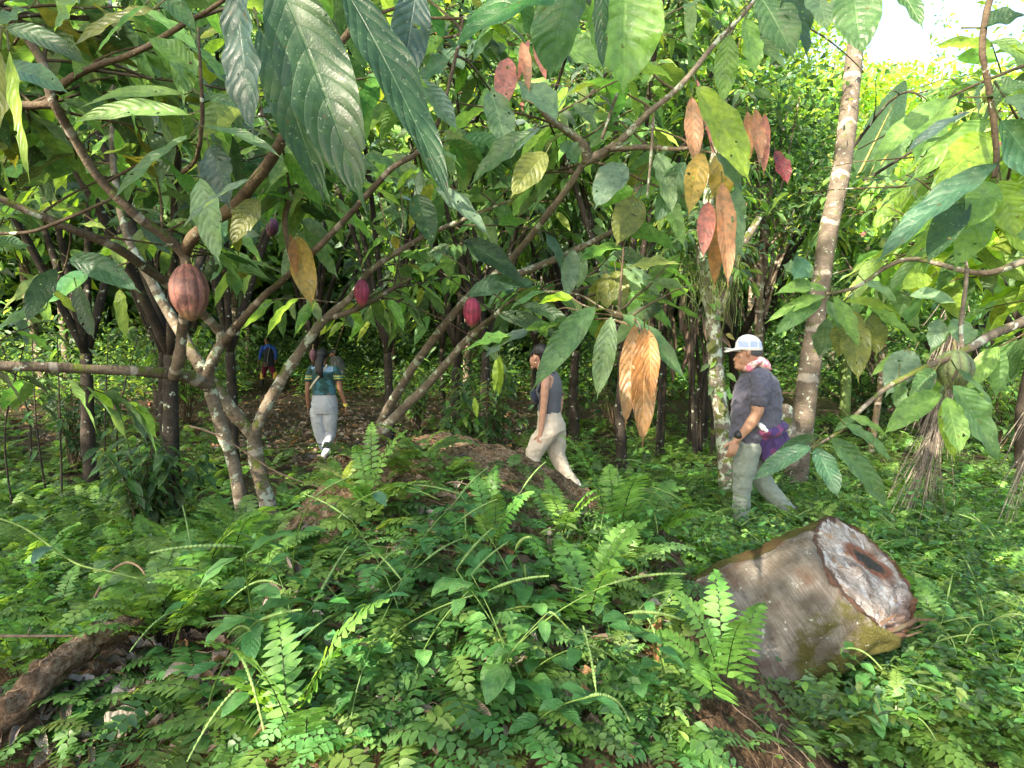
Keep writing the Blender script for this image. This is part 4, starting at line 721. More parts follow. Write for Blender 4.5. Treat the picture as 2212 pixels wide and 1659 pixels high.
# unseen trees added behind the viewer to throw broken shade on the clearing
for k, (x, y, h, cr) in enumerate([(-8.2 + .78 * s_ + rng.normal(0, .5), -6.1 - .63 * s_ + rng.normal(0, .5), 17.5 if s_ < 5 else 12, 2.9) for s_ in np.r_[np.arange(-13.2, .9, 3.4), 3.4]]):
    b = np.array([x, y, 0.0]); t = empty('added_shade_tree', b, 'unseen tree added behind the viewer to break up the sunlight', 'tree', 'unseen trees added to shade the clearing'); mb = MB(); tube(mb, [b, b + [0, 0, h * .7]], [.25, .1], 8, 4); mb.build('trunk', M['bark'], t)
    n = 3000 if y > -14 and x < -7 else 2100; n = 550 if k == 5 else n; cen = b + [0, 0, h * .58] + rand_dirs(30, (-1, 1)) * np.array([cr, cr, h * .42]) * rng.uniform(.3, 1, (30, 1)); pp = cen[rng.integers(0, 30, n)] + rng.normal(0, .8, (n, 3)); lf = MB()
    add_leaves(lf, pp, rand_dirs(n), rand_dirs(n, (0, 1)), rng.uniform(.3, .5, n), .2, .2, PAL['mid'], 2, 1, prof_oval); lf.build('crown', M['far'], t)

# ---------------------------------------------------------------- ferns, herbs, grasses
def frond(lf, st, base, a, L, lean, wd, n, col, nu=4, tilt=.0):
    """pinnate frond: dark stalk, alternate lobed leaflets"""
    h = np.array([math.cos(a), math.sin(a), 0]); t = np.linspace(0, 1, 12)[:, None]
    rise = lean; q = base + L * (h * (t * (1 - rise * .55) + .25 * t ** 2) + np.array([0, 0, 1.0]) * (rise * t * 1.25 - .62 * t ** 2.2))
    tube(st, q[::2] if len(q) > 6 else q, np.linspace(.0022, .0009, len(q[::2])), 4, 2, col=(.03, .02, .014), close=False)
    f = np.linspace(.26, .98, n); B = np.stack([np.interp(f, t[:, 0], q[:, i]) for i in range(3)], -1); T = unit(np.stack([np.interp(f, t[:, 0], np.gradient(q[:, i])) for i in range(3)], -1))
    S = unit(np.cross(T, [0, 0, 1.0])); S = unit(S + np.array([0, 0, tilt])); Nn = np.cross(S, T)
    for sg in (-1, 1):
        w_ = np.sin(math.pi * np.clip(.28 + f * .68, 0, 1)) ** .7 * wd * .5; k = len(f)
        off = T * (.5 if sg > 0 else 0) * (L * .72 / n)
        add_leaves(lf, B + off, unit(sg * S + T * .28 + rng.normal(0, .06, (k, 3))), unit(Nn + rng.normal(0, .18, (k, 3))), w_, L * .74 / n * 1.28, .12, col * np.exp(rng.normal(0, .10, (k, 1))), nu, 2, prof_pinna, fold=.12, wave=.10)
def fern_proto(nf, L, tall, wd=.13, n=13, nu=4, c=(.075, .17, .042)):
    lf, st = MB(), MB(); a0 = rng.uniform(0, 6.3)
    for i in range(nf):
        a = a0 + 6.283 * i / nf + rng.normal(0, .35); l = L * rng.uniform(.7, 1.15); cc_ = np.array(c) * math.exp(rng.normal(0, .2)) * np.exp(rng.normal(0, .06, 3))
        frond(lf, st, np.array([rng.normal(0, .015), rng.normal(0, .015), 0]), a, l, tall * rng.uniform(.75, 1.15), wd * rng.uniform(.8, 1.1), n, cc_, nu, rng.normal(0, .2))
    return lf, st
FP = [fern_proto(rng.integers(3, 6), .36, .58, .15, 11, c=c_) for c_ in ((.075, .17, .042), (.06, .15, .04), (.11, .20, .04), (.05, .13, .035), (.085, .18, .05), (.10, .16, .04))] + [fern_proto(4, .26, .7, .12, 9) for _ in range(3)]
def herb_proto(h, npair, spikes, c=(.05, .15, .04), big=1.0):
    lf, st, sps = MB(), MB(), []; ln = rng.normal(0, .18, 2); q = [np.array([ln[0] * t * t, ln[1] * t * t, h * t]) for t in np.linspace(0, 1, 6)]
    cur = tube(st, q, np.linspace(.003, .0015, 6), 5, 3, col=(.12, .2, .05), close=False)
    for i in range(npair):
        f = .25 + .72 * i / max(npair - 1, 1); b = cur[int(f * (len(cur) - 1))]; a = i * 1.57 + rng.normal(0, .3)
        for s in (0, 3.1416):
            d = np.array([math.cos(a + s), math.sin(a + s), rng.uniform(-.1, .45)]); L = big * rng.uniform(.075, .12) * (1.1 - .35 * f); add_leaves(lf, b + unit(d) * .012, d, [0, 0, 1], L, L * .56, .3, np.array(c) * math.exp(rng.normal(0, .2)), 6, 4, prof_oval, fold=.18, wave=.12)
    for i in range(spikes):
        sp = MB(); sps.append(sp); b = cur[-1] if i == 0 else cur[rng.integers(len(cur) // 2, len(cur))]; a = rng.uniform(0, 6.3); L = rng.uniform(.12, .24); hz = np.array([math.cos(a), math.sin(a), 0]); k = 16
        qq = [b + L * (hz * (t * .9) + np.array([0, 0, 1]) * (.55 * t - (.2 + .7 * (i % 2)) * t * t)) for t in np.linspace(0, 1, k)]
        pr = crom(np.array(qq), 4); rad = .0046 * (1 - .5 * np.linspace(0, 1, len(pr))) * (1 + .38 * np.sin(np.arange(len(pr)) * 2.1)) * np.clip(np.arange(len(pr)) / 12, .3, 1)
        tube(sp, pr, rad, 6, 1, col=(.13, .21, .06), close=False)
    return lf, st, sps
HP = [herb_proto(rng.uniform(.22, .42), rng.integers(3, 6), rng.integers(1, 3)) for _ in range(6)] + [herb_proto(.3, 3, 1, (.06, .16, .05), 1.3), herb_proto(.4, 4, 1, (.08, .19, .05), 1.35)]
def grass_proto(n, L):
    lf = MB(); a = rng.uniform(0, 6.3, n); d = np.stack([np.cos(a) * .5, np.sin(a) * .5, rng.uniform(.7, 1.4, n)], -1); add_leaves(lf, np.zeros((n, 3)) + rng.normal(0, .02, (n, 3)) * [1, 1, 0], d, np.stack([-np.cos(a), -np.sin(a), np.ones(n)], -1), L * rng.uniform(.6, 1.2, n), .014, rng.uniform(.3, .7, n), cols(n, dict(bright=2, mid=1)), 5, 1, prof_blade); return lf
GP = [grass_proto(9, .3) for _ in range(3)]
def leafy_proto(n, h, c=dict(mid=2, bright=2, dark=1)):   # low mixed seedlings
    lf = MB(); p_ = np.stack([rng.normal(0, .06, n), rng.normal(0, .06, n), rng.uniform(.02, h, n)], -1); add_leaves(lf, p_, rand_dirs(n, (-.2, .5)), rand_dirs(n, (1, 3)), rng.uniform(.02, .055, n), rng.uniform(.012, .026, n), .3, cols(n, c, .25), 3, 2, prof_oval); return lf
LP = [leafy_proto(26, .22) for _ in range(4)]
def bake(mbs, pos, scale, yaw, tint, tiltv=None):
    """merge many placed copies of the prototypes into one mesh"""
    out_ = MB(); arr = [m.arrays() for m in mbs]; pk = rng.integers(0, len(arr), len(pos))
    for i, (V, Q, UV, LC) in enumerate(arr):
        ix = np.where(pk == i)[0]
        if len(ix) == 0: continue
        c, s = np.cos(yaw[ix]), np.sin(yaw[ix]); X = V[None, :, 0] * c[:, None] - V[None, :, 1] * s[:, None]; Y = V[None, :, 0] * s[:, None] + V[None, :, 1] * c[:, None]; Z = np.broadcast_to(V[None, :, 2], X.shape)
        if tiltv is not None: X = X + Z * tiltv[ix, 0:1]; Y = Y + Z * tiltv[ix, 1:2]
        W_ = np.stack([X, Y, Z], -1) * scale[ix][:, None, None] + pos[ix][:, None]
        QQ = (Q[None] + (np.arange(len(ix)) * len(V))[:, None, None]).reshape(-1, 4)
        out_.add(W_.reshape(-1, 3), QQ, np.broadcast_to(UV[None], (len(ix),) + UV.shape).reshape(-1, 2), (LC[None] * tint[ix][:, None]).reshape(-1, 3))
    return out_
def sample(n, boxes, dmin, dmax):
    """points of the ground seen through the given parts of the view: (x0,y0,x1,y1,weight)"""
    wt = np.array([(b[2] - b[0]) * (b[3] - b[1]) * b[4] for b in boxes]); k = rng.choice(len(boxes), n, p=wt / wt.sum()); B = np.array(boxes)[k]
    x = rng.uniform(B[:, 0], B[:, 2]); y = rng.uniform(B[:, 1], B[:, 3]); p_, D, ok = onto(x, y); ok &= (D > dmin) & (D < dmax); return p_[ok], D[ok]
def not_log(p_):
    q = p_ + np.array([0, 0, .15]) - L0; a = q @ d3; rad_ = np.linalg.norm(q - a[:, None] * d3, axis=1); x_, y_, d_ = proj(p_); return ~((x_ > 1090) & (x_ < 1300) & (y_ > 985) & (y_ < 1150) & (d_ < 6.3) & (rng.random(len(p_)) < .88)) & ~((rad_ < .36) & (a > -.5) & (a < .45)) & ~((x_ > 1430) & (x_ < 1880) & (y_ > 1150) & (y_ < 1600) & (d_ < 2.95) & (rng.random(len(p_)) < .93))
def tints(n, v=.22): return np.exp(rng.normal(0, v, (n, 1))) * np.exp(rng.normal(0, .08, (n, 3)))

# single ferns near the viewer
def fern_objs(lf, st, label, group):
    o = empty('fern', (0, 0, 0), label, 'fern', group); a = lf.build('fronds', M['fern'], o, local=True); b = st.build('stalks', M['fern'], o, local=True); return o
def zone(p_, mound):
    x, y, d = proj(np.asarray(p_)[None]); x, y = float(x[0]), float(y[0])
    if mound:
        h = 'lowest on the slope' if y > 1480 else ('halfway down the slope' if y > 1260 else 'high on the slope'); v = ['left of the big spread fern', 'below the forked trunk', 'below the leaning stems', 'below the woman in the tank top', 'close to the log'][int(np.searchsorted([520, 800, 1080, 1330], x))]
        return h + ', ' + v
    return ['at the left edge', 'left of the forked trunk', 'around the forked trunk', 'between the mound and the man', 'between the man and the log', 'behind the log under the glossy bough', 'in the lower right corner'][6 if (x > 1700 and y > 1420) else int(np.searchsorted([200, 450, 900, 1500, 1750], x))]
def place_copies(protos, pos, sc, label, group, tilt=.35):
    used = set(); 
    for i, p_ in enumerate(pos):
        k = int(rng.integers(len(protos))); src = protos[k]
        if k in used: o = copy_tree(src)
        else: o = src; used.add(k)
        o.location = p_; o.rotation_euler = (rng.normal(0, tilt * .4), rng.normal(0, tilt * .4), rng.uniform(0, 6.283)); s = sc * rng.uniform(.7, 1.2); o.scale = (s, s, s); o['label'] = label + ' ' + zone(p_, 'mound' in group); o['group'] = group
    for k, src in enumerate(protos):
        if k not in used:
            for ch in list(src.children): bpy.data.objects.remove(ch)
            bpy.data.objects.remove(src)
mA, _ = sample(290, [(560, 1130, 1500, 1659, 1.5), (0, 1450, 600, 1659, 1.0), (700, 960, 1400, 1130, .9), (1300, 1380, 1750, 1659, 1.6)], .9, 3.6); mA = mA[not_log(mA)]; x_, y_, d_ = proj(mA); mA = mA[~((x_ > 640) & (x_ < 1330) & (y_ < 1075) & (rng.random(len(mA)) < .75))]
rc_ = np.random.default_rng(3); eX, _, _ = onto(rc_.uniform(640, 1220, 26), rc_.uniform(1020, 1190, 26)); mA = np.vstack([mA, eX])
place_copies([fern_objs(*f, 'x', 'x') for f in FP], mA, .78, 'green fern with dark stalks', 'ferns on the root mound')
FP2 = [fern_proto(5, .34, 1.0, .13, 13, c=(.13, .24, .05)) for _ in range(4)]
mB_, _ = sample(200, [(0, 1080, 600, 1480, 1.4), (1250, 1130, 1500, 1250, .6), (1700, 1450, 2212, 1659, 1.0), (1800, 1150, 2212, 1450, .6), (1250, 1020, 1750, 1130, .8)], 2.0, 5.2); mB_ = mB_[not_log(mB_)]
place_copies([fern_objs(*f, 'x', 'x') for f in FP2], mB_, 1.05, 'bright green fern on the level ground', 'ferns on the level ground', .2)
for (x, y, sc, lb) in [(800, 1120, .8, 'tall fern with bright arching fronds on the left shoulder of the mound'), (1060, 1230, .8, 'fern spreading over the brown crest below the tall one'), (1215, 1190, .85, 'long stemmed fern rising in front of the woman in the tank top'), (1330, 1180, 1.2, 'fern with wide fronds left of the log'), (640, 1640, 1.0, 'fresh light green fern at the bottom left of the slope'), (1560, 1560, 1.0, 'fern under the log in the lower right'), (1270, 1400, 1.1, 'glossy fern in the middle of the slope')]:
    q, _, _ = onto(x, y); l_, s_ = fern_proto(6, .36, 1.25, .15, 13, c=(.12, .25, .05)); o = fern_objs(l_, s_, lb, None); o.location = q[0]; o.scale = (sc,) * 3
def herb_objs(lf, st, sp):
    o = empty('herb', (0, 0, 0), 'x', 'herb', 'x'); lf.build('leaves', M['herb'], o, local=True); st.build('stem', M['fern'], o, local=True); [q_.build('flower_spike', M['root'], o, local=True) for q_ in sp]; return o
hA, _ = sample(44, [(300, 1250, 1300, 1659, 1.0), (450, 950, 760, 1250, 1.0), (1300, 1350, 1500, 1659, .8)], .9, 3.8); hA = hA[not_log(hA)]; x_, y_, d_ = proj(hA); hA = hA[~((x_ > 640) & (x_ < 1330) & (y_ < 1215))]
place_copies([herb_objs(*h) for h in HP], hA, 1.0, 'leafy herb with flower spikes', 'herbs with flower spikes on the mound')
HP2 = [herb_proto(rng.uniform(.3, .45), 6, 2, (.07, .19, .05)) for _ in range(4)]
hB, _ = sample(80, [(1250, 1000, 2212, 1300, 1.3), (1750, 1300, 2212, 1659, 1.0), (650, 960, 800, 1100, .5)], 2.2, 6.0); hB = hB[not_log(hB)]
place_copies([herb_objs(*h) for h in HP2], hB, 1.0, 'leafy herb with pale flower spikes', 'herbs with flower spikes beyond the log')

# the carpet: what nobody could count
FS = [m_[0] for m_ in FP]; FSt = [m_[1] for m_ in FP]
FL = [fern_proto(5, .34, .9, .12, 10, 3, c=(.11, .205, .045))[0] for _ in range(5)]
allb = [(-150, 985, 900, 1450, 1.0), (1180, 930, 2360, 1659, 1.1), (880, 900, 1300, 1100, .5), (-150, 900, 480, 985, .8), (1180, 860, 2360, 930, 1.0)]
p_, D = sample(5600, allb, 2.2, 13); p_ = p_[not_log(p_)]; n = len(p_)
dens = np.array([fbm((q[0], q[1], 0), .9, 3) for q in p_]); keep_ = (dens > -.45) & ((H(p_[:, 0], p_[:, 1]) < .2) | (rng.random(n) < .04)); p_ = p_[keep_]; n = len(p_)
x_, y_, _d = proj(p_); path = (x_ > 480) & (x_ < 900) & (_d > 5.2); p_ = p_[~path | (rng.random(n) < .22)]; n = len(p_)
tag(bake(FL, p_, rng.uniform(.55, 1.15, n), rng.uniform(0, 6.3, n), tints(n, .3), rng.normal(0, .2, (n, 2))).build('fern_undergrowth', M['fern']), kind='stuff')
p_, D = sample(2100, [(-150, 985, 700, 1500, .35), (1180, 930, 2360, 1659, 1.5), (450, 1130, 1500, 1659, .12), (560, 900, 1100, 1000, .6)], 1.2, 12); p_ = p_[not_log(p_) & ((H(p_[:, 0], p_[:, 1]) < .22) | (rng.random(len(p_)) < .05))]; n = len(p_)
tag(bake(LP, p_, rng.uniform(.6, 1.5, n), rng.uniform(0, 6.3, n), tints(n, .3)).build('seedling_undergrowth', M['herb']), kind='stuff')
p_, D = sample(1300, [(1180, 880, 2360, 1300, 1.5), (1900, 1150, 2360, 1659, 2), (480, 790, 620, 830, .4)], 2.5, 14); p_ = p_[not_log(p_)]; n = len(p_)
tag(bake(GP, p_, rng.uniform(.5, 1.1, n), rng.uniform(0, 6.3, n), tints(n)).build('grass', M['fern']), kind='stuff')
p_, D = sample(2500, [(-200, 760, 2400, 870, 1)], 12, 45); x_, y_, d_ = proj(p_); p_ = p_[~((x_ > 530) & (x_ < 640) & (d_ < 24.5))]; n = len(p_)
tag(bake(LP, p_, rng.uniform(2, 4.5, n), rng.uniform(0, 6.3, n), tints(n) * 1.2).build('distant_undergrowth', M['far']), kind='stuff')
lf = MB(); nc = 260; cen = np.stack([rng.uniform(-26, 24, nc), rng.uniform(12.5, 34, nc), rng.uniform(.2, 2.2, nc)], -1); x_, y_, d_ = proj(cen); cen = cen[~((x_ > 470) & (x_ < 900) & (d_ < 26))]; nc = len(cen)
n = 36000; pp = cen[rng.integers(0, nc, n)] + rng.normal(0, 1, (n, 3)) * [.9, .9, .55]; pp = pp[(pp[:, 2] > .02) & keepok(pp)]; n = len(pp)
add_leaves(lf, pp, rand_dirs(n, (-.8, .2)), rand_dirs(n, (.2, 1.5)), rng.uniform(.14, .30, n), .09, .2, cols(n, dict(dark=3, mid=3, bright=1.5), .3), 3, 2, prof_oval, fold=.3); tag(lf.build('shaded_understory', M['far']), kind='stuff')
# beyond the frame on both sides so that the carpet does not end at its edge
n = 1500; p_ = np.stack([rng.uniform(-14, 14, n), rng.uniform(2.5, 14, n), np.zeros(n)], -1); x_, y_, d_ = proj(p_); p_ = p_[(x_ < -150) | (x_ > 2360)]; p_[:, 2] = H(p_[:, 0], p_[:, 1]); n = len(p_)
tag(bake(FL, p_, rng.uniform(.7, 1.3, n), rng.uniform(0, 6.3, n), tints(n)).build('side_undergrowth', M['fern']), kind='stuff')

# leaf litter
def litter(n, boxes, dmin, dmax, size, name, lift=.01):
    p_, D = sample(n, boxes, dmin, dmax); n = len(p_); lf = MB(); base = np.array([[.20, .14, .10], [.11, .08, .06], [.30, .25, .21], [.26, .14, .06], [.15, .12, .10]])[rng.choice(5, n, p=[.3, .3, .15, .1, .15])] * rng.uniform(.6, 1.3, (n, 1))
    d = rand_dirs(n, (-.15, .3)); add_leaves(lf, p_ + np.array([0, 0, lift]) + rng.uniform(0, .02, (n, 1)) * [0, 0, 1], d, rand_dirs(n, (1, 3)), size * rng.uniform(.5, 1.3, n), size * .42 * rng.uniform(.6, 1.2, n), .15, base, 5, 2, prof_oval, fold=.35, wave=.5, curl=.4); tag(lf.build(name, M['dry']), kind='stuff')
litter(4200, [(440, 790, 1150, 1010, 2), (0, 820, 480, 980, 1), (900, 880, 1300, 960, .6)], 4.5, 24, .16, 'leaf_litter')
litter(900, [(0, 1250, 800, 1659, 1.3), (650, 990, 1450, 1659, 1)], .9, 4, .09, 'mound_litter', .03)
for bx, by, tx, ty, wd, c_, lb in [(300, 1235 + 18, 398, 1200, 60, (.17, .11, .08), 'large curled brown leaf lying among the ferns in front of the mound'), (395, 1240, 500, 1195, 52, (.20, .14, .11), 'big greyish brown dead leaf resting on the upper slope'), (395, 1340, 500, 1395, 62, (.22, .17, .14), 'broad grey dead leaf lying flat on the soil'),
                                   (200, 1640, 335, 1590, 56, (.42, .34, .28), 'pale dead leaf at the bottom of the mound'), (590, 1270, 640, 1350, 70, (.28, .22, .19), 'torn grey leaf hanging on the slope under the forked trunk'), (500, 1500, 545, 1590, 46, (.28, .21, .19), 'crumpled pinkish grey leaf low on the slope'), (1400, 1340, 1420, 1480, 34, (.30, .14, .07), 'rusty brown leaf strip beside the log'), (1060, 1190, 1110, 1240, 40, (.24, .13, .07), 'tan dead leaf caught in the middle of the mound ferns')]:
    q, Dq, _ = onto([bx, tx], [by, ty]); q[0, 2] += .03; q[1, 2] += .05; v = q[1] - q[0]; L = np.linalg.norm(v); dl = empty('dry_leaf', q[0], lb, 'dead leaf'); mb = MB()
    add_leaves(mb, q[0], v / L, unit(np.array([0, -.6, 1])), L, wd * Dq[0] / F, -.05, c_, 20, 8, prof_oval, fold=.5, wave=.5, curl=.5, pleat=.03); mb.build('blade', M['dry'], dl); mb = MB(); tube(mb, [q[0] - v * .18, q[0], q[0] + v * .1], [.002, .0025, .002], 5, 3, col=(.2, .12, .07)); mb.build('stalk', M['root'], dl)
def stick(pts, D, r, lb, col=(.17, .12, .08)):
    q = np.array([P(x, y, d) for (x, y), d in zip(pts, D)]); o = empty('stick', q[0], lb, 'stick'); mb = MB(); tube(mb, q, np.linspace(r, r * .6, len(q)), 8, 6, .1, col); mb.build('wood', M['root'], o)
    mb = MB(); tube(mb, [q[1], q[1] + [.01, 0, .03]], [r * .5, r * .3], 5, 3, 0, col); mb.build('side_twig', M['root'], o)
stick([(-60, 1374, ), (60, 1374), (200, 1374), (330, 1378)], [2.2, 2.25, 2.3, 2.35], .006, 'straight thin brown stick reaching in from the left edge')
stick([(205, 1290), (235, 1240), (275, 1215), (310, 1235), (325, 1290)], [2.6, 2.6, 2.6, 2.6, 2.6], .006, 'bent bare twig arching among the left ferns')
stick([(410, 920), (480, 945), (600, 1020), (720, 1060), (800, 1070)], [3.0, 3.0, 3.1, 3.1, 3.2], .005, 'long slanting twig in front of the forked trunk')
stick([(870, 960), (930, 950), (985, 962), (1030, 985)], [3.3, 3.35, 3.35, 3.3], .010, 'bowed grey stick lying on top of the root mound', (.22, .19, .16))
for k, (pts, D) in enumerate([([(0, 1120), (60, 1145), (160, 1215), (240, 1235), (300, 1250)], 2.0), ([(620, 1230), (700, 1160), (760, 1090), (860, 1050), (950, 1080)], 2.4), ([(1060, 1330), (1130, 1310), (1200, 1330), (1275, 1420)], 2.0)]):
    q = [P(x, y, D) for x, y in pts]; o = empty('creeper', q[0], ['pale green creeper stem slanting down from the left edge', 'pale green creeper stem looping over the mound below the leaning trunks', 'arching creeper with a long yellow green flower spike in the middle of the mound'][k], 'creeper'); mb = MB(); c = tube(mb, q, [.004, .0035, .003, .003, .002][:len(q)], 6, 6, 0, (.22, .32, .08)); mb.build('stem', M['herb'], o); mb = MB()
    ii = np.arange(3, len(c), 6); add_leaves(mb, c[ii], rand_dirs(len(ii), (-.2, .4)), [0, -.5, 1], .09, .055, .3, cols(len(ii), dict(teal=1, mid=1)), 6, 4, prof_oval, fold=.2, wave=.1); mb.build('leaves', M['herb'], o)

# leafy shrubs
def shrub(x, y, D, h, w_, n, label, mix, ls=.15):
    b = P(x, y, D); b[2] = float(H(b[0], b[1])); o = empty('shrub', b, label, 'shrub'); tw, lf = MB(), MB(); B, Dr, N = [], [], []
    for k in range(n):
        a = rng.uniform(0, 6.3); e = w_ * rng.uniform(.2, 1); tp = b + np.array([math.cos(a) * e, math.sin(a) * e, h * rng.uniform(.55, 1)]); mid_ = (b + tp) / 2 + np.array([0, 0, .15 * h]); c = tube(tw, [b + rng.normal(0, .04, 3) * [1, 1, 0], mid_, tp], [.008, .006, .003], 5, 5, col=(.1, .09, .05))
        for i in range(3, len(c)):
            for s in (-1, 1):
                dd = unit([math.cos(a + s * rng.uniform(.8, 1.8)), math.sin(a + s * rng.uniform(.8, 1.8)), rng.uniform(-.6, .2)]); B.append(c[i]); Dr.append(dd); N.append(unit([rng.normal(0, .3), rng.normal(0, .3), 1]))
    B, Dr, N = map(np.array, (B, Dr, N)); ok = keepok(B, [(650, 735, 765, 985, 8.9), (1120, 732, 1262, 1060, 6.5), (553, 735, 610, 838, 24)]); B, Dr, N = B[ok], Dr[ok], N[ok]; L = ls * rng.uniform(.6, 1.2, len(B))
    add_leaves(lf, B, Dr, N, L, L * .4, rng.uniform(.2, .6, len(B)), cols(len(B), mix), 8, 4, pleat=.03, fold=.15); tw.build('stems', M['twig'], o); lf.build('foliage', M['leaf'], o)
shrub(310, 1010, 4.8, .85, .5, 26, 'dark glossy leaved shrub under the level limb left of the forked trunk', dict(dark=2, mid=3))
shrub(1050, 960, 6.8, 1.35, .55, 34, 'bushy young shrub with glossy leaves just left of the woman in the tank top', dict(dark=2, mid=4, bright=1))
shrub(160, 930, 7.5, 1.2, .8, 26, 'shaded shrub far left behind the thin saplings', dict(dark=4, mid=1))
shrub(900, 880, 11, 1.3, .8, 26, 'shrub beside the pod heap behind the leaning stems', dict(mid=3, bright=1))
shrub(1330, 830, 11, 2.0, 1.2, 40, 'dark shrub in the shade right of the woman in the tank top', dict(dark=3, mid=2), .18)
shrub(1880, 840, 10, 1.5, 1.1, 40, 'dark shrub in the shade right of the palm trunk', dict(dark=3, mid=2), .18)
shrub(400, 800, 12, 2.0, 1.5, 44, 'leafy shrub behind the big pod', dict(mid=3, bright=3), .2)
shrub(2150, 860, 9, 1.4, 1.0, 40, 'sunlit shrub near the right edge', dict(mid=3, bright=3), .18)

# heap of cocoa husks by the path
def husk(kind):
    o = empty('cocoa_husk', (0, 0, 0), 'x', 'cocoa husk', 'x'); mb = MB(); col = [(.30, .17, .03), (.07, .035, .02), (.20, .04, .04)][kind]
    pod_mesh(mb, np.array([-.09, 0, .04]), (1, 0, 0), .18, .045, col, 12, 20); mb.build('shell', M['pod'], o, local=True); mb = MB(); tube(mb, [(-.09, 0, .04), (-.115, 0, .045)], [.008, .007], 6, 2, col=(.12, .08, .04)); mb.build('stalk', M['root'], o, local=True); return o
protos = [husk(k) for k in range(3)]; used = set()
for i in range(150):
    b = [(600, 812, 1010, 848, 1)] if i % 4 else [(300, 830, 470, 880, 1)]
    p_, D, ok = onto(rng.uniform(b[0][0], b[0][2]), rng.uniform(b[0][1], b[0][3])); k = int(rng.choice(3, p=[.3, .5, .2])); src = protos[k]; o = copy_tree(src) if k in used else src; used.add(k)
    o.location = p_[0] + np.array([0, 0, rng.uniform(0, .12)]); o.rotation_euler = (rng.uniform(0, 6), rng.normal(0, .4), rng.uniform(0, 6.3)); s = rng.uniform(.8, 1.3); o.scale = (s, s, s)
    o['label'] = ['yellow cocoa husk lying in the litter by the path', 'blackened cocoa husk lying in the litter by the path', 'dark red cocoa husk lying in the litter by the path'][k]; o['group'] = ['yellow husks', 'blackened husks', 'red husks'][k]
# ---------------------------------------------------------------- people
def ring_loft(rings, seg=20):
    """rings: (centre, axis u, axis v) arrays -> closed surface"""
    n = len(rings); th = np.linspace(0, 2 * math.pi, seg, endpoint=False); V = [c + np.cos(th)[:, None] * u + np.sin(th)[:, None] * v for c, u, v in rings]; V = np.concatenate(V + [[rings[0][0]], [rings[-1][0]]])
    i = np.arange(n - 1)[:, None] * seg; j = np.arange(seg)[None]; Q = np.stack([i + j, i + (j + 1) % seg, i + seg + (j + 1) % seg, i + seg + j], -1).reshape(-1, 4).tolist()
    a, b = n * seg, n * seg + 1
    for k in range(seg): Q.append([a, (k + 1) % seg, k]); Q.append([b, (n - 1) * seg + k, (n - 1) * seg + (k + 1) % seg])
    return V, Q
def chain(pts, rad, flat=1.0, side=(0, 1, 0)):
    """limb through pts with radii; flat scales the radius along 'side'"""
    pr = crom(np.column_stack([np.array(pts, float), np.array(rad, float)]), 5); p, r = pr[:, :3], pr[:, 3]; tg = unit(np.gradient(p, axis=0)); rings = []
    for k in (-1, -.85, -.5): rings.append((p[0] + tg[0] * r[0] * k * .9, r[0] * math.sqrt(max(1 - k * k, .0004)), tg[0]))
    for q, rr, t in zip(p, r, tg): rings.append((q, rr, t))
    for k in (.5, .85, 1): rings.append((p[-1] + tg[-1] * r[-1] * k * .9, r[-1] * math.sqrt(max(1 - k * k, .0004)), tg[-1]))
    out_ = []
    for c, rr, t in rings:
        s = unit(np.array(side, float) - t * (t @ np.array(side, float))); o_ = np.cross(t, s); out_.append((c, s * rr * flat, o_ * rr))
    return ring_loft(out_)
def ell(c, r, rot=(0, 0, 0)):
    c = np.array(c, float); Rm = np.array(Matrix.Rotation(rot[2], 3, 'Z') @ Matrix.Rotation(rot[1], 3, 'Y') @ Matrix.Rotation(rot[0], 3, 'X')); out_ = []
    for ph_ in np.linspace(-1.5, 1.5, 12): out_.append((c + Rm @ np.array([0, 0, math.sin(ph_) * r[2]]), Rm @ np.array([math.cos(ph_) * r[0], 0, 0]), Rm @ np.array([0, math.cos(ph_) * r[1], 0])))
    return ring_loft(out_, 20)
def loft(levels, seg=28):
    """levels: (x, y, z, half depth x, half width y)"""
    return ring_loft([(np.array([x, y, z]), np.array([a, 0, 0]), np.array([0, b, 0])) for x, y, z, a, b in levels], seg)
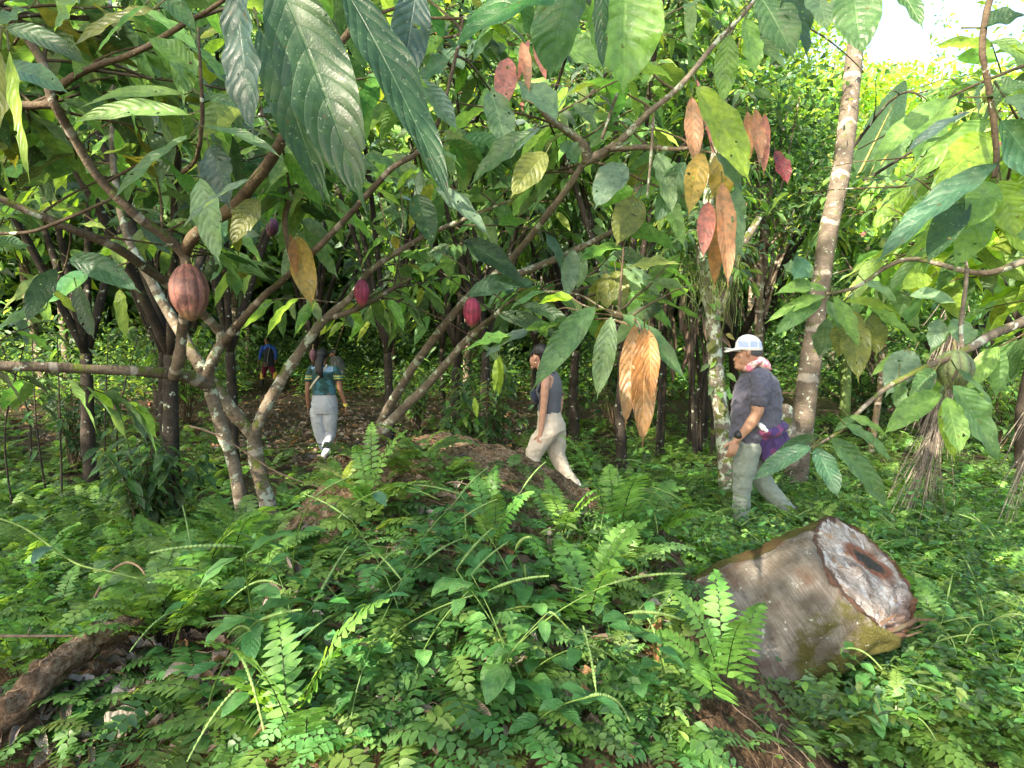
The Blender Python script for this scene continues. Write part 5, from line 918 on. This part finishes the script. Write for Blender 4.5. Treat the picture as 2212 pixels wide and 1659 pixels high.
def solid(name, pieces, mat, parent, voxel=.008, smooth=4, fold=0.0, fdir=(1, 1, 3), cut=None, paint=None, lc=(1, 1, 1)):
    V = []; Fc = []; n = 0
    for v, f in pieces:
        V.extend(v.tolist()); Fc.extend([[i + n for i in q] for q in f]); n += len(v)
    me = bpy.data.meshes.new(name); me.from_pydata(V, [], Fc); me.update(); o = bpy.data.objects.new(name, me); C.objects.link(o)
    import bmesh
    bm_ = bmesh.new(); bm_.from_mesh(me); bmesh.ops.recalc_face_normals(bm_, faces=bm_.faces); bm_.to_mesh(me); bm_.free()
    md = o.modifiers.new('r', 'REMESH'); md.mode = 'VOXEL'; md.voxel_size = voxel; md.use_smooth_shade = True
    ms = o.modifiers.new('s', 'SMOOTH'); ms.factor = .5; ms.iterations = smooth
    dg = bpy.context.evaluated_depsgraph_get(); dg.update(); new = bpy.data.meshes.new_from_object(o.evaluated_get(dg)); o.modifiers.clear(); o.data = new; bpy.data.meshes.remove(me)
    nv = len(new.vertices); co = np.empty(nv * 3, np.float32); new.vertices.foreach_get('co', co); co = co.reshape(-1, 3).astype(float)
    if fold:
        no = np.empty(nv * 3, np.float32); new.vertices.foreach_get('normal', no); no = no.reshape(-1, 3); w_ = np.zeros(nv); r2_ = np.random.default_rng(5)
        for k in range(9):
            kv = unit(r2_.normal(0, 1, 3) * np.array(fdir)) * r2_.uniform(20, 75); ph_ = r2_.uniform(0, 6.3); s_ = np.sin(co @ kv + ph_ + 1.5 * np.sin(co @ (kv[[1, 2, 0]] * .35))); w_ += (1 - np.abs(s_)) ** 2 * (18 / np.linalg.norm(kv)) 
        co = co + no * ((w_ - w_.mean()) * fold)[:, None]; new.vertices.foreach_set('co', co.astype(np.float32).ravel())
    ca = new.color_attributes.new('lc', 'FLOAT_COLOR', 'POINT'); c = np.ones((nv, 4)); c[:, :3] = np.array(lc)
    if paint: c[:, :3] = paint(co, c[:, :3])
    ca.data.foreach_set('color', c.astype(np.float32).ravel())
    new.polygons.foreach_set('use_smooth', np.ones(len(new.polygons), bool)); new.materials.clear(); new.materials.append(mat); new.update()
    o.name = name; o.parent = parent; return o
def skin_mat(name, c):
    m, nt, out = newmat(name); g = G(nt); tc = g.n('TexCoord').outputs['Object']; k = g.noise(tc, 25.0, 4.0)
    col = g.mix(g.mr(k, .3, .7), tuple(np.array(c) * .85), tuple(np.array(c) * 1.12))
    nt.links.new(g.n('BsdfPrincipled', {'Base Color': col, 'Roughness': .5, 'Subsurface Weight': .03, 'Subsurface Radius': (.02, .008, .004), 'Specular IOR Level': .35}).outputs[0], out.inputs[0]); return m
CL = plain('woven_cloth', None, .85, .12, 220, lc=True, sheen=.15, bump=.15)
def hair_mat():
    m, nt, out = newmat('dark_hair'); g = G(nt); tc = g.n('TexCoord').outputs['Object']; k = g.noise(g.n('Mapping', {'Vector': tc, 'Scale': (60.0, 60.0, 14.0)}).outputs[0], 3.0, 3.0)
    bm = g.n('Bump', {'Height': k, 'Strength': .6, 'Distance': .006}).outputs[0]
    nt.links.new(g.n('BsdfPrincipled', {'Base Color': g.mix(k, (.005, .0045, .0045), (.016, .013, .012)), 'Roughness': .5, 'Normal': bm}).outputs[0], out.inputs[0]); return m
HAIR = hair_mat()
def finger_set(wrist, dirv, side, back, s=1.0, curl=.5):
    """palm, four unequal curled fingers and a thumb from the side of the palm"""
    wrist = np.array(wrist, float); d = unit(dirv); sd_ = unit(np.array(side, float) - d * (d @ np.array(side, float))); nb = unit(np.array(back, float) - d * (d @ np.array(back, float))); out_ = []
    pc_ = wrist + d * .045 * s; out_.append(chain([wrist, pc_, wrist + d * .085 * s], [.026 * s, .036 * s, .036 * s], .42, nb))
    for i, L in enumerate([.070, .080, .074, .058]):
        r0 = wrist + d * .085 * s + sd_ * (.027 - .018 * i) * s; cu = curl * (1 + .15 * i); p1 = r0 + (d * math.cos(cu * .5) - nb * math.sin(cu * .5)) * L * .42 * s; p2 = p1 + (d * math.cos(cu * 1.3) - nb * math.sin(cu * 1.3)) * L * .33 * s; p3 = p2 + (d * math.cos(cu * 2) - nb * math.sin(cu * 2)) * L * .25 * s
        out_.append(chain([r0 - d * .02 * s, r0, p1, p2, p3], [.009 * s, .0095 * s, .0088 * s, .0078 * s, .0065 * s]))
    t0 = wrist + d * .028 * s + sd_ * .026 * s; t1 = t0 + unit(d * .7 + sd_ * .8 - nb * .3) * .036 * s; t2 = t1 + unit(d * .95 + sd_ * .25 - nb * .35) * .03 * s; out_.append(chain([t0 - sd_ * .012 * s, t0, t1, t2], [.013 * s, .0125 * s, .0105 * s, .0085 * s])); return out_
def shoe(name, heel, toe, mat, parent, lc, h=.09, wd=.046, sole=(.7, .7, .68)):
    heel = np.array(heel, float); toe = np.array(toe, float); d = unit(toe - heel); s = unit(np.cross(d, [0, 0, 1.0]))
    o = solid(name, [chain([heel + [0, 0, .05], heel * .5 + toe * .5 + [0, 0, .045], toe + [0, 0, .03]], [.045, .043, .032], .95, s), chain([heel + d * .03 + [0, 0, .06], heel + d * .03 + [0, 0, h + .02]], [.042, .042])], mat, parent, .009, 3, lc=lc)
    b = solid('sole', [chain([heel + [0, 0, .008], heel * .5 + toe * .5 + [0, 0, .008], toe + [0, 0, .008]], [.05, .046, .04], 1, s)], mat, o, .008, 1, lc=sole)
    co = np.array([v.co for v in b.data.vertices]); co[:, 2] = np.clip(co[:, 2], min(heel[2], toe[2]) - .012, max(heel[2], toe[2]) + .03); b.data.vertices.foreach_set('co', co.astype(np.float32).ravel()); return o

def gp(x, y, D): p_ = P(x, y, D); return p_
# ---- the man in profile, facing left
k = .2833 * 5.3 / F * 1.0
G0 = P(1493 + .2833 * 460, 1128, 5.3); G0[2] = float(H(G0[0], G0[1])) 
man = empty('person', G0, 'man in white cap, dark blue tee shirt and grey green trousers walking left', 'person')
def mp_(cx, cy, dy=0.0): return np.array([(cx - 460) * k, dy, (1640 - cy) * k])
SK = skin_mat('tanned_skin', (.42, .23, .15))
body = []
body += [ell(mp_(402, 300), (.093, .075, .105)), ell(mp_(362, 345), (.062, .062, .085)), chain([mp_(345, 400), mp_(395, 400)], [.045, .05], 1.0), ell(mp_(303, 352), (.012, .012, .018)), chain([mp_(316, 325), mp_(304, 350)], [.008, .013], 1.0),
         ell(mp_(312, 378), (.014, .022, .009)), ell(mp_(313, 388), (.014, .02, .009)), ell(mp_(326, 408), (.026, .03, .022)), ell(mp_(322, 318), (.014, .05, .012)), ell(mp_(380, 302, -.078), (.018, .012, .030), (0, .2, 0)), ell(mp_(380, 302, .078), (.018, .012, .03)),
         chain([mp_(405, 360), mp_(425, 430), mp_(450, 480)], [.062, .064, .08])]
body += [chain([mp_(440, 480, -.14), mp_(430, 560, -.20), mp_(405, 690, -.23), mp_(395, 735, -.235), mp_(350, 820, -.225), mp_(288, 905, -.21), mp_(262, 935, -.205)], [.06, .056, .052, .047, .045, .031, .028])]
body += finger_set(mp_(262, 935, -.205), mp_(238, 1000) - mp_(262, 930), (-1, 0, 0), (0, -1, 0), 1.08, .45)
body += [chain([mp_(500, 480, .14), mp_(560, 560, .20), mp_(640, 680, .24), mp_(600, 780, .22), mp_(560, 860, .2)], [.06, .054, .048, .04, .03])] + finger_set(mp_(560, 860, .2), (-.4, 0, -1), (-1, 0, 0), (0, 1, 0), 1.05, .6)
body += [loft([(0, 0, mp_(0, 960)[2], .12, .15), (0.0, 0, mp_(0, 700)[2], .15, .17), (0, 0, mp_(0, 500)[2], .1, .15)])]
solid('body', body, SK, man, .005, 3)
def shirtp(co, c): 
    c = np.tile(np.array([.085, .085, .118]), (len(co), 1)); return c
tor = loft([(mp_(395, 0)[0], 0, mp_(0, 985)[2], .105, .165), (mp_(415, 0)[0], 0, mp_(0, 930)[2], .155, .185), (mp_(470, 0)[0], 0, mp_(0, 860)[2], .200, .20), (mp_(472, 0)[0], 0, mp_(0, 780)[2], .205, .20), (mp_(474, 0)[0], 0, mp_(0, 700)[2], .205, .20), (mp_(478, 0)[0], 0, mp_(0, 600)[2], .195, .205), (mp_(482, 0)[0], 0, mp_(0, 520)[2], .165, .20), (mp_(470, 0)[0], 0, mp_(0, 455)[2], .12, .16), (mp_(455, 0)[0], 0, mp_(0, 415)[2], .075, .08), (mp_(450, 0)[0], 0, mp_(0, 405)[2], .06, .06)])
slv = chain([mp_(450, 475, -.13), mp_(432, 540, -.20), mp_(415, 610, -.225), mp_(405, 650, -.232)], [.082, .080, .073, .070]); slv2 = chain([mp_(500, 475, .13), mp_(550, 540, .20), mp_(600, 620, .225)], [.082, .078, .07])
sh = solid('shirt', [tor, slv, slv2], CL, man, .007, 3, .0075, (1, 1, 1.6), paint=shirtp)
leg = [loft([(mp_(400, 0)[0], 0, mp_(0, 1020)[2], .15, .165), (mp_(410, 0)[0], 0, mp_(0, 940)[2], .14, .155), (mp_(400, 0)[0], 0, mp_(0, 900)[2], .12, .14)]),
       chain([mp_(400, 990, -.08), mp_(370, 1150, -.09), mp_(352, 1300, -.09), mp_(350, 1450, -.09), mp_(352, 1575, -.09)], [.105, .095, .078, .072, .07]),
       chain([mp_(450, 990, .08), mp_(520, 1160, .09), mp_(580, 1310, .09), mp_(690, 1440, .09), mp_(800, 1560, .09)], [.115, .105, .085, .075, .07])]
solid('trousers', leg, CL, man, .008, 3, .007, (1, 1, 2.5), lc=(.20, .23, .19))
solid('undershirt_hem', [loft([(mp_(395, 0)[0], 0, mp_(0, 1000)[2], .112, .17), (mp_(395, 0)[0], 0, mp_(0, 985)[2], .112, .172), (mp_(395, 0)[0], 0, mp_(0, 970)[2], .10, .16)])], CL, man, .008, 1, lc=(.65, .75, .12))
shoe('shoe', mp_(365, 1628, -.09) , mp_(285, 1632, -.09), CL, man, (.05, .045, .04)); shoe('shoe', mp_(835, 1595, .09), mp_(790, 1636, .09), CL, man, (.05, .045, .04))
def jackp(co, c):
    f = np.array([fbm(q, 13, 3) for q in co[::1]]); return np.where((f > .28)[:, None], np.array([.17, .035, .10]), np.array([.055, .028, .125]) * (1 + .4 * f)[:, None])
solid('tied_jacket', [chain([mp_(440, 880, -.165), mp_(540, 880, -.19), mp_(640, 850, -.10), mp_(670, 850, .05), mp_(560, 880, .19)], [.035, .04, .04, .035, .03], 1.0, (0, 0, 1)), chain([mp_(520, 900, -.15), mp_(560, 1000, -.13), mp_(580, 1100, -.10), mp_(560, 1160, -.08)], [.095, .115, .105, .06], .45, (0, 1, 0)), chain([mp_(600, 880, -.02), mp_(635, 960, -.02), mp_(640, 1030, -.02), mp_(610, 1080, -.02)], [.08, .10, .09, .05], .8, (0, 1, 0))], CL, man, .008, 3, .006, (1, 1, .8), paint=jackp)
bt = solid('bottle', [chain([mp_(430, 822, -.20), mp_(455, 845, -.21)], [.022, .024]), chain([mp_(462, 850, -.21), mp_(478, 866, -.21)], [.017, .017])], plain('white_plastic', (.75, .76, .74), .35, .05), man, .005, 2)
bt['label'] = 'white flask tucked in at the waist'
def kerp(co, c):
    f = np.array([fbm(q, 20, 2) for q in co]); return np.where((f > .1)[:, None], np.array([.85, .22, .32]), np.array([.80, .55, .50]))
solid('neckerchief', [chain([mp_(385, 400, -.07), mp_(440, 372, -.085), mp_(495, 360, -.04), mp_(505, 362, .03), mp_(430, 380, .085), mp_(385, 410, .05), mp_(375, 425, -.01), mp_(385, 405, -.07)], [.022] * 8), chain([mp_(480, 370, 0), mp_(525, 395, -.02), mp_(560, 425, -.03)], [.05, .045, .012], 1.4, (0, 1, 0)), chain([mp_(415, 395, -.07), mp_(385, 425, -.075)], [.03, .022])], CL, man, .006, 2, .002, paint=kerp)
cap = loft([(mp_(408, 0)[0], 0, mp_(0, 284)[2], .110, .09), (mp_(408, 0)[0], 0, mp_(0, 262)[2], .114, .094), (mp_(404, 0)[0], 0, mp_(0, 225)[2], .106, .09), (mp_(400, 0)[0], 0, mp_(0, 190)[2], .08, .07), (mp_(398, 0)[0], 0, mp_(0, 170)[2], .04, .035), (mp_(398, 0)[0], 0, mp_(0, 165)[2], .012, .01)])
def capp(co, c):
    x, z = co[:, 0], co[:, 2]; c = np.tile([.80, .79, .74], (len(co), 1)); b = (z > mp_(0, 262)[2]) & (z < mp_(0, 215)[2]) & (np.abs(np.sin(x * 40 + .5)) > .25); c[b] = [.42, .50, .78]; h_ = (x > mp_(470, 0)[0]) & (z < mp_(0, 230)[2]) & (z > mp_(0, 262)[2]) & (np.abs(co[:, 1]) < .05); c[h_] = [.03, .03, .04]; return c
cp = solid('cap', [cap, ring_loft([(mp_(330, 272), np.array([.02, 0, -.004]), np.array([0, .085, 0])), (mp_(300, 277), np.array([.02, 0, -.006]), np.array([0, .08, 0])), (mp_(262, 286), np.array([.015, 0, -.01]), np.array([0, .065, 0])), (mp_(228, 296), np.array([.006, 0, -.006]), np.array([0, .035, 0]))]), chain([mp_(340, 272, -.07), mp_(295, 280, -.065), mp_(240, 294, -.03), mp_(232, 297, 0), mp_(240, 294, .03), mp_(295, 280, .065), mp_(340, 272, .07)], [.006] * 7), ell(mp_(285, 281), (.075, .07, .007), (0, .28, 0))], CL, man, .005, 2, paint=capp)
solid('hair', [ell(mp_(415, 300), (.096, .080, .060)), ], plain('grey_hair', (.07, .07, .075), .6, .5, 90, bump=.6), man, .006, 2)
solid('wristband', [chain([mp_(282, 893, -.21), mp_(274, 901, -.21)], [.037, .037])], plain('dark_band', (.02, .02, .02), .5), man, .006, 1); 
solid('eye', [ell(mp_(322, 330, -.052), (.010, .010, .007))], plain('eye_white', (.25, .2, .17), .3), man, .004, 1)

# ---- woman in profile, facing left
k2 = .25 * 6.4 / F; G1 = P(1078 + .25 * 450, 691 + .25 * 1530, 6.4); G1[2] = float(H(G1[0], G1[1]))
wom = empty('person', G1, 'woman in grey tank top and beige trousers, hair in a low bun, walking left', 'person')
def wp(cx, cy, dy=0.0): return np.array([(cx - 450) * k2, dy, (1530 - cy) * k2])
SK2 = skin_mat('light_tan_skin', (.50, .27, .18)); b = []
b += [ell(wp(345, 290), (.085, .072, .10)), ell(wp(305, 340), (.05, .055, .078)), ell(wp(268, 345), (.010, .010, .016)), chain([wp(274, 318), wp(268, 345)], [.007, .011]), ell(wp(276, 366), (.011, .018, .008)), ell(wp(277, 376), (.011, .017, .008)), ell(wp(288, 396), (.022, .026, .018)), ell(wp(305, 322, -.062), (.014, .01, .024)),
      chain([wp(345, 360), wp(372, 425), wp(400, 470)], [.048, .048, .06]),
      chain([wp(395, 480, -.13), wp(388, 560, -.165), wp(380, 680, -.17), wp(372, 760, -.17), wp(360, 870, -.17), wp(350, 950, -.175)], [.050, .044, .038, .035, .029, .022]),
      chain([wp(470, 480, .13), wp(510, 560, .16), wp(535, 660, .18), wp(530, 760, .17), wp(500, 860, .17), wp(490, 920, .17)], [.048, .042, .036, .033, .028, .022]),
      loft([(wp(430, 0)[0], 0, wp(0, 760)[2], .10, .12), (wp(425, 0)[0], 0, wp(0, 600)[2], .115, .14), (wp(420, 0)[0], 0, wp(0, 480)[2], .08, .13), (wp(405, 0)[0], 0, wp(0, 440)[2], .05, .07)])]
b += finger_set(wp(350, 950, -.175), (-.05, 0, -1), (-1, 0, 0), (0, -1, 0), .95, .4) + finger_set(wp(490, 920, .17), (0, 0, -1), (-1, 0, 0), (0, 1, 0), .95, .4)
solid('body', b, SK2, wom, .005, 3)
solid('tank_top', [loft([(wp(432, 0)[0], 0, wp(0, 790)[2], .118, .135), (wp(430, 0)[0], 0, wp(0, 700)[2], .122, .135), (wp(428, 0)[0], 0, wp(0, 600)[2], .14, .145), (wp(436, 0)[0], 0, wp(0, 530)[2], .125, .125), (wp(445, 0)[0], 0, wp(0, 470)[2], .085, .095), (wp(440, 0)[0], 0, wp(0, 425)[2], .055, .07), (wp(415, 0)[0], 0, wp(0, 408)[2], .045, .05)]), ell(wp(345, 625), (.055, .10, .065))], CL, wom, .007, 4, .0012, (1, 1, 2), lc=(.10, .105, .12))
ch = solid('chest_bag', [ell(wp(308, 650, .01), (.05, .11, .085), (0, -.3, 0))], CL, wom, .008, 3, .003, lc=(.018, .025, .05))
st_ = chain([wp(330, 600, -.10), wp(400, 440, -.095), wp(470, 450, -.06), wp(520, 560, 0), wp(545, 640, .06)], [.011] * 5, 1.5, (0, 1, 0)); solid('strap', [st_], CL, ch, .006, 1, lc=(.02, .025, .045))
solid('trousers', [loft([(wp(450, 0)[0], 0, wp(0, 940)[2], .15, .165), (wp(448, 0)[0], 0, wp(0, 880)[2], .145, .16), (wp(435, 0)[0], 0, wp(0, 810)[2], .122, .14), (wp(430, 0)[0], 0, wp(0, 768)[2], .118, .133)]),
     chain([wp(420, 930, -.08), wp(340, 1040, -.09), wp(290, 1150, -.09), wp(285, 1250, -.09), wp(290, 1400, -.09), wp(290, 1480, -.09)], [.115, .10, .085, .08, .078, .08]),
     chain([wp(480, 930, .08), wp(495, 1060, .085), wp(510, 1180, .085), wp(575, 1310, .085), wp(640, 1420, .085), wp(660, 1465, .085)], [.118, .105, .085, .075, .072, .072])], CL, wom, .008, 3, .006, (1, 1, 2.2), lc=(.55, .47, .37))
shoe('shoe', wp(300, 1515, -.09), wp(215, 1518, -.09), CL, wom, (.65, .62, .55)); shoe('shoe', wp(690, 1480, .085), wp(640, 1522, .085), CL, wom, (.65, .62, .55))
solid('hair', [ell(wp(352, 268), (.092, .082, .088)), ell(wp(368, 300), (.075, .078, .085)), ell(wp(435, 292), (.036, .036, .042)), chain([wp(278, 275, -.04), wp(268, 310, -.045)], [.018, .008]), chain([wp(400, 270), wp(430, 290)], [.05, .025])], HAIR, wom, .006, 2, .002, (3, 1, 1))
solid('earring', [ell(wp(312, 360, -.07), (.008, .004, .012))], plain('gold', (.8, .6, .25), .3, metal=1.0), wom, .003, 1)

# ---- woman seen from behind
k3 = .2 * 8.8 / F; G2 = P(497.7 + .2 * 1020, 691 + .2 * 1440, 8.8); G2[2] = float(H(G2[0], G2[1]))
w3 = empty('person', G2, 'woman with long black ponytail, patterned teal shirt and pale grey trousers walking away', 'person')
def bp(cx, cy, dy=0.0): return np.array([(cx - 1020) * k3, dy, (1440 - cy) * k3])
SK3 = skin_mat('brown_skin', (.26, .13, .08)); b = []
b += [ell(bp(1015, 330), (.078, .09, .105)), ell(bp(1015, 365, .03), (.058, .065, .075)), ell(bp(1015, 355, .105), (.012, .014, .018)), ell(bp(1015, 380, .095), (.02, .012, .009)), chain([bp(1015, 390), bp(1018, 460)], [.048, .055]),
      chain([bp(880, 500), bp(860, 600), bp(848, 720, .0), bp(838, 820, .05), bp(835, 890, .08)], [.048, .043, .036, .030, .022]), chain([bp(1165, 500), bp(1185, 600), bp(1200, 700), bp(1230, 800, .03), bp(1248, 880, .05)], [.048, .043, .036, .030, .022]),
      loft([(0, 0, bp(0, 760)[2], .14, .10), (0, 0, bp(0, 600)[2], .13, .09), (0, 0, bp(0, 480)[2], .15, .08)])]
b += finger_set(bp(835, 890, .08), (.02, .1, -1), (0, 1, 0), (-1, 0, 0), .95, .6) + finger_set(bp(1248, 880, .05), (.05, .1, -1), (0, 1, 0), (1, 0, 0), .95, .6)
solid('body', b, SK3, w3, .005, 3)
def flor(co, c):
    f = np.array([fbm(q, 9, 4) for q in co]); g_ = np.array([fbm(q + 7, 16, 3) for q in co]); c = np.tile([.015, .06, .058], (len(co), 1)); c[f > .18] = [.04, .14, .18]; c[(g_ > .22) & (co[:, 2] < .95)] = [.16, .11, .09]; c[(f < -.3)] = [.01, .035, .03]
    sl = np.abs(co[:, 0]) > .155; z = co[:, 2]; z0 = bp(0, 575)[2]
    for q, cc_ in ((.00, (.45, .42, .08)), (.02, (.05, .3, .28)), (.035, (.45, .42, .08))): c[sl & (np.abs(z - z0 - q) < .008)] = cc_
    c[(z > bp(0, 500)[2]) & (f > -.05) & ~sl] = [.25, .38, .55]; return c
solid('shirt', [loft([(0.005, 0, bp(0, 752)[2], .175, .125), (0.005, 0, bp(0, 680)[2], .165, .115), (0, 0, bp(0, 580)[2], .165, .115), (0, 0, bp(0, 500)[2], .175, .11), (0, 0, bp(0, 455)[2], .14, .095), (0, 0, bp(0, 430)[2], .07, .06)]), chain([bp(900, 480), bp(875, 540), bp(862, 588)], [.062, .060, .056]), chain([bp(1145, 480), bp(1172, 540), bp(1182, 580)], [.062, .060, .056])], CL, w3, .006, 3, .0015, paint=flor)
solid('trousers', [loft([(0.01, 0, bp(0, 950)[2], .185, .145), (0.01, -.01, bp(0, 870)[2], .19, .15), (0.005, 0, bp(0, 800)[2], .175, .13), (0.005, 0, bp(0, 748)[2], .165, .118)]), chain([bp(955, 930), bp(965, 1040), bp(970, 1150), bp(990, 1260, .02), bp(1012, 1350, .03)], [.115, .105, .088, .075, .058]), chain([bp(1090, 930), bp(1085, 1050), bp(1080, 1160, .03), bp(1072, 1230, -.04), bp(1060, 1290, -.12)], [.11, .098, .08, .066, .055])], CL, w3, .007, 3, .006, (1, 1, 2), lc=(.37, .39, .43))
shoe('shoe', bp(1008, 1425, 0), bp(1008, 1432, .2), CL, w3, (.02, .022, .04)); 
shoe('shoe', bp(1085, 1330, -.17), bp(1020, 1425, -.12), CL, w3, (.02, .022, .04), sole=(.78, .78, .78))
solid('hair', [ell(bp(1015, 318, -.01), (.085, .098, .098)), chain([bp(1010, 345, -.085), bp(1005, 430, -.125), bp(1012, 500, -.135), bp(1035, 555, -.13)], [.06, .058, .05, .018], .7, (0, 1, 0))], HAIR, w3, .006, 2, .002, (3, 1, .3))
sb = solid('shoulder_strap', [chain([bp(1075, 430, -.07), bp(1040, 500, -.115), bp(960, 600, -.13), bp(900, 680, -.11)], [.014] * 4, .5, (0, 1, 0))], CL, w3, .005, 1, lc=(.55, .48, .35))
solid('bag', [ell(bp(845, 930, .10), (.035, .05, .08))], CL, w3, .007, 2, lc=(.01, .01, .012)); solid('wristband', [chain([bp(1240, 855, .045), bp(1246, 870, .05)], [.031, .031])], CL, w3, .005, 1, lc=(.75, .60, .10))

# ---- small walker in blue far behind
k4 = .2 * 23.5 / F; G3 = P(497.7 + .2 * 420, 691 + .2 * 700, 23.5); G3[2] = float(H(G3[0], G3[1]))
w4 = empty('person', G3, 'small far walker in blue sleeves, dark vest and maroon trousers with yellow boot tops', 'person')
def fp(cx, cy, dy=0.0): return np.array([(cx - 420) * k4, dy, (700 - cy) * k4])
solid('body', [ell(fp(405, 205), (.085, .09, .11)), ell(fp(393, 222, .04), (.05, .06, .07)), chain([fp(405, 240), fp(405, 270)], [.05, .06]), chain([fp(350, 300, -.05), fp(345, 360, -.08), fp(332, 410, -.1), fp(326, 430, -.1)], [.05, .045, .036, .03]), chain([fp(470, 300), fp(495, 360), fp(490, 430)], [.05, .045, .03]), loft([(0, 0, fp(0, 480)[2], .14, .1), (0, 0, fp(0, 300)[2], .15, .1)])] + finger_set(fp(326, 430, -.1), (-.2, 0, -1), (-1, 0, 0), (0, -1, 0), 1, .8) + finger_set(fp(490, 430), (0, 0, -1), (-1, 0, 0), (0, 1, 0), 1, .8), SK3, w4, .009, 2)
solid('shirt', [loft([(0, 0, fp(0, 330)[2], .17, .13), (0, 0, fp(0, 290)[2], .19, .13), (0, 0, fp(0, 250)[2], .09, .08)]), chain([fp(362, 285, -.03), fp(348, 340, -.07), fp(336, 405, -.1)], [.07, .062, .055]), chain([fp(470, 285), fp(496, 340), fp(493, 405)], [.07, .062, .055])], CL, w4, .011, 2, .003, lc=(.03, .10, .55))
solid('vest', [loft([(.02, 0, fp(0, 490)[2], .21, .16), (.02, 0, fp(0, 420)[2], .20, .155), (.01, 0, fp(0, 330)[2], .185, .145), (.01, 0, fp(0, 285)[2], .15, .13)])], CL, w4, .011, 2, .006, lc=(.02, .022, .045))
solid('trousers', [chain([fp(380, 480), fp(365, 560), fp(352, 610)], [.12, .095, .085]), chain([fp(440, 480), fp(470, 560), fp(485, 610)], [.12, .095, .085])], CL, w4, .011, 2, .004, lc=(.17, .015, .05))
for a, b_ in (((352, 575), (348, 615)), ((483, 570), (490, 620))): solid('boot_top', [chain([fp(*a), fp(*b_)], [.098, .095])], CL, w4, .01, 1, lc=(.80, .52, .10))
for a, b_, c_ in (((348, 615), (342, 680), (305, 692)), ((490, 620), (498, 682), (465, 692))): solid('boot', [chain([fp(*a), fp(*b_)], [.085, .07]), chain([fp(*b_), fp(*c_)], [.06, .045])], CL, w4, .011, 2, lc=(.03, .03, .032))
solid('hair', [ell(fp(410, 198), (.092, .096, .10))], HAIR, w4, .01, 2)
bg_ = solid('bag', [ell(fp(405, 470, -.2), (.14, .05, .10))], CL, w4, .01, 2, lc=(.10, .07, .07)); solid('strap', [chain([fp(450, 290, -.14), fp(430, 400, -.19), fp(430, 450, -.2)], [.012] * 3)], CL, bg_, .008, 1, lc=(.35, .35, .38))
mc = empty('machete', G3 + fp(330, 490, -.12), 'long dark machete held low by the small far walker', 'machete'); o_ = fp(330, 490, -.12)
solid('blade', [chain([fp(330, 500, -.12) - o_, fp(260, 545, -.12) - o_, fp(212, 574, -.12) - o_], [.035, .045, .02], .25, (0, 1, 0))], plain('dark_steel', (.03, .03, .03), .4, metal=.6), mc, .008, 1); solid('grip', [chain([fp(322, 440, -.12) - o_, fp(330, 500, -.12) - o_], [.02, .02])], plain('black_grip', (.02, .02, .02), .6), mc, .008, 1)
# ---- stooping figure in a grey jacket half hidden by leaves
k5 = .2 * 21 / F; G4 = P(497.7 + .2 * 1190, 691 + .2 * 650, 21); G4[2] = float(H(G4[0], G4[1]))
w5 = empty('person', G4, 'stooping figure in loose dark grey jacket half hidden behind the ponytail woman', 'person')
def sp_(cx, cy, dy=0.0): return np.array([(cx - 1190) * k5, dy, (660 - cy) * k5])
solid('body', [ell(sp_(1110, 250), (.09, .085, .11)), ell(sp_(1098, 268, -.03), (.05, .05, .06)), chain([sp_(1125, 280), sp_(1150, 310)], [.05, .06]), chain([sp_(1130, 330, -.1), sp_(1110, 420, -.15), sp_(1090, 470, -.15)], [.05, .04, .03]), loft([(0, 0, sp_(0, 480)[2], .12, .12), (0, 0, sp_(0, 330)[2], .1, .12)])] + finger_set(sp_(1090, 470, -.15), (-.2, 0, -1), (-1, 0, 0), (0, -1, 0), 1, .8), SK3, w5, .009, 2)
solid('jacket', [chain([sp_(1125, 320), sp_(1160, 340), sp_(1190, 420), sp_(1205, 490)], [.16, .2, .2, .17], 1.1, (0, 1, 0)), chain([sp_(1130, 330, -.1), sp_(1110, 410, -.15)], [.09, .07])], CL, w5, .011, 3, .008, lc=(.10, .11, .12))
solid('trousers', [chain([sp_(1200, 480, -.07), sp_(1200, 570, -.07), sp_(1195, 640, -.07)], [.12, .09, .07]), chain([sp_(1220, 480, .07), sp_(1235, 570, .07), sp_(1240, 640, .07)], [.12, .09, .07])], CL, w5, .011, 2, .004, lc=(.12, .03, .035))
solid('hat', [ell(sp_(1112, 232), (.10, .10, .07))], CL, w5, .01, 2, lc=(.05, .05, .055))
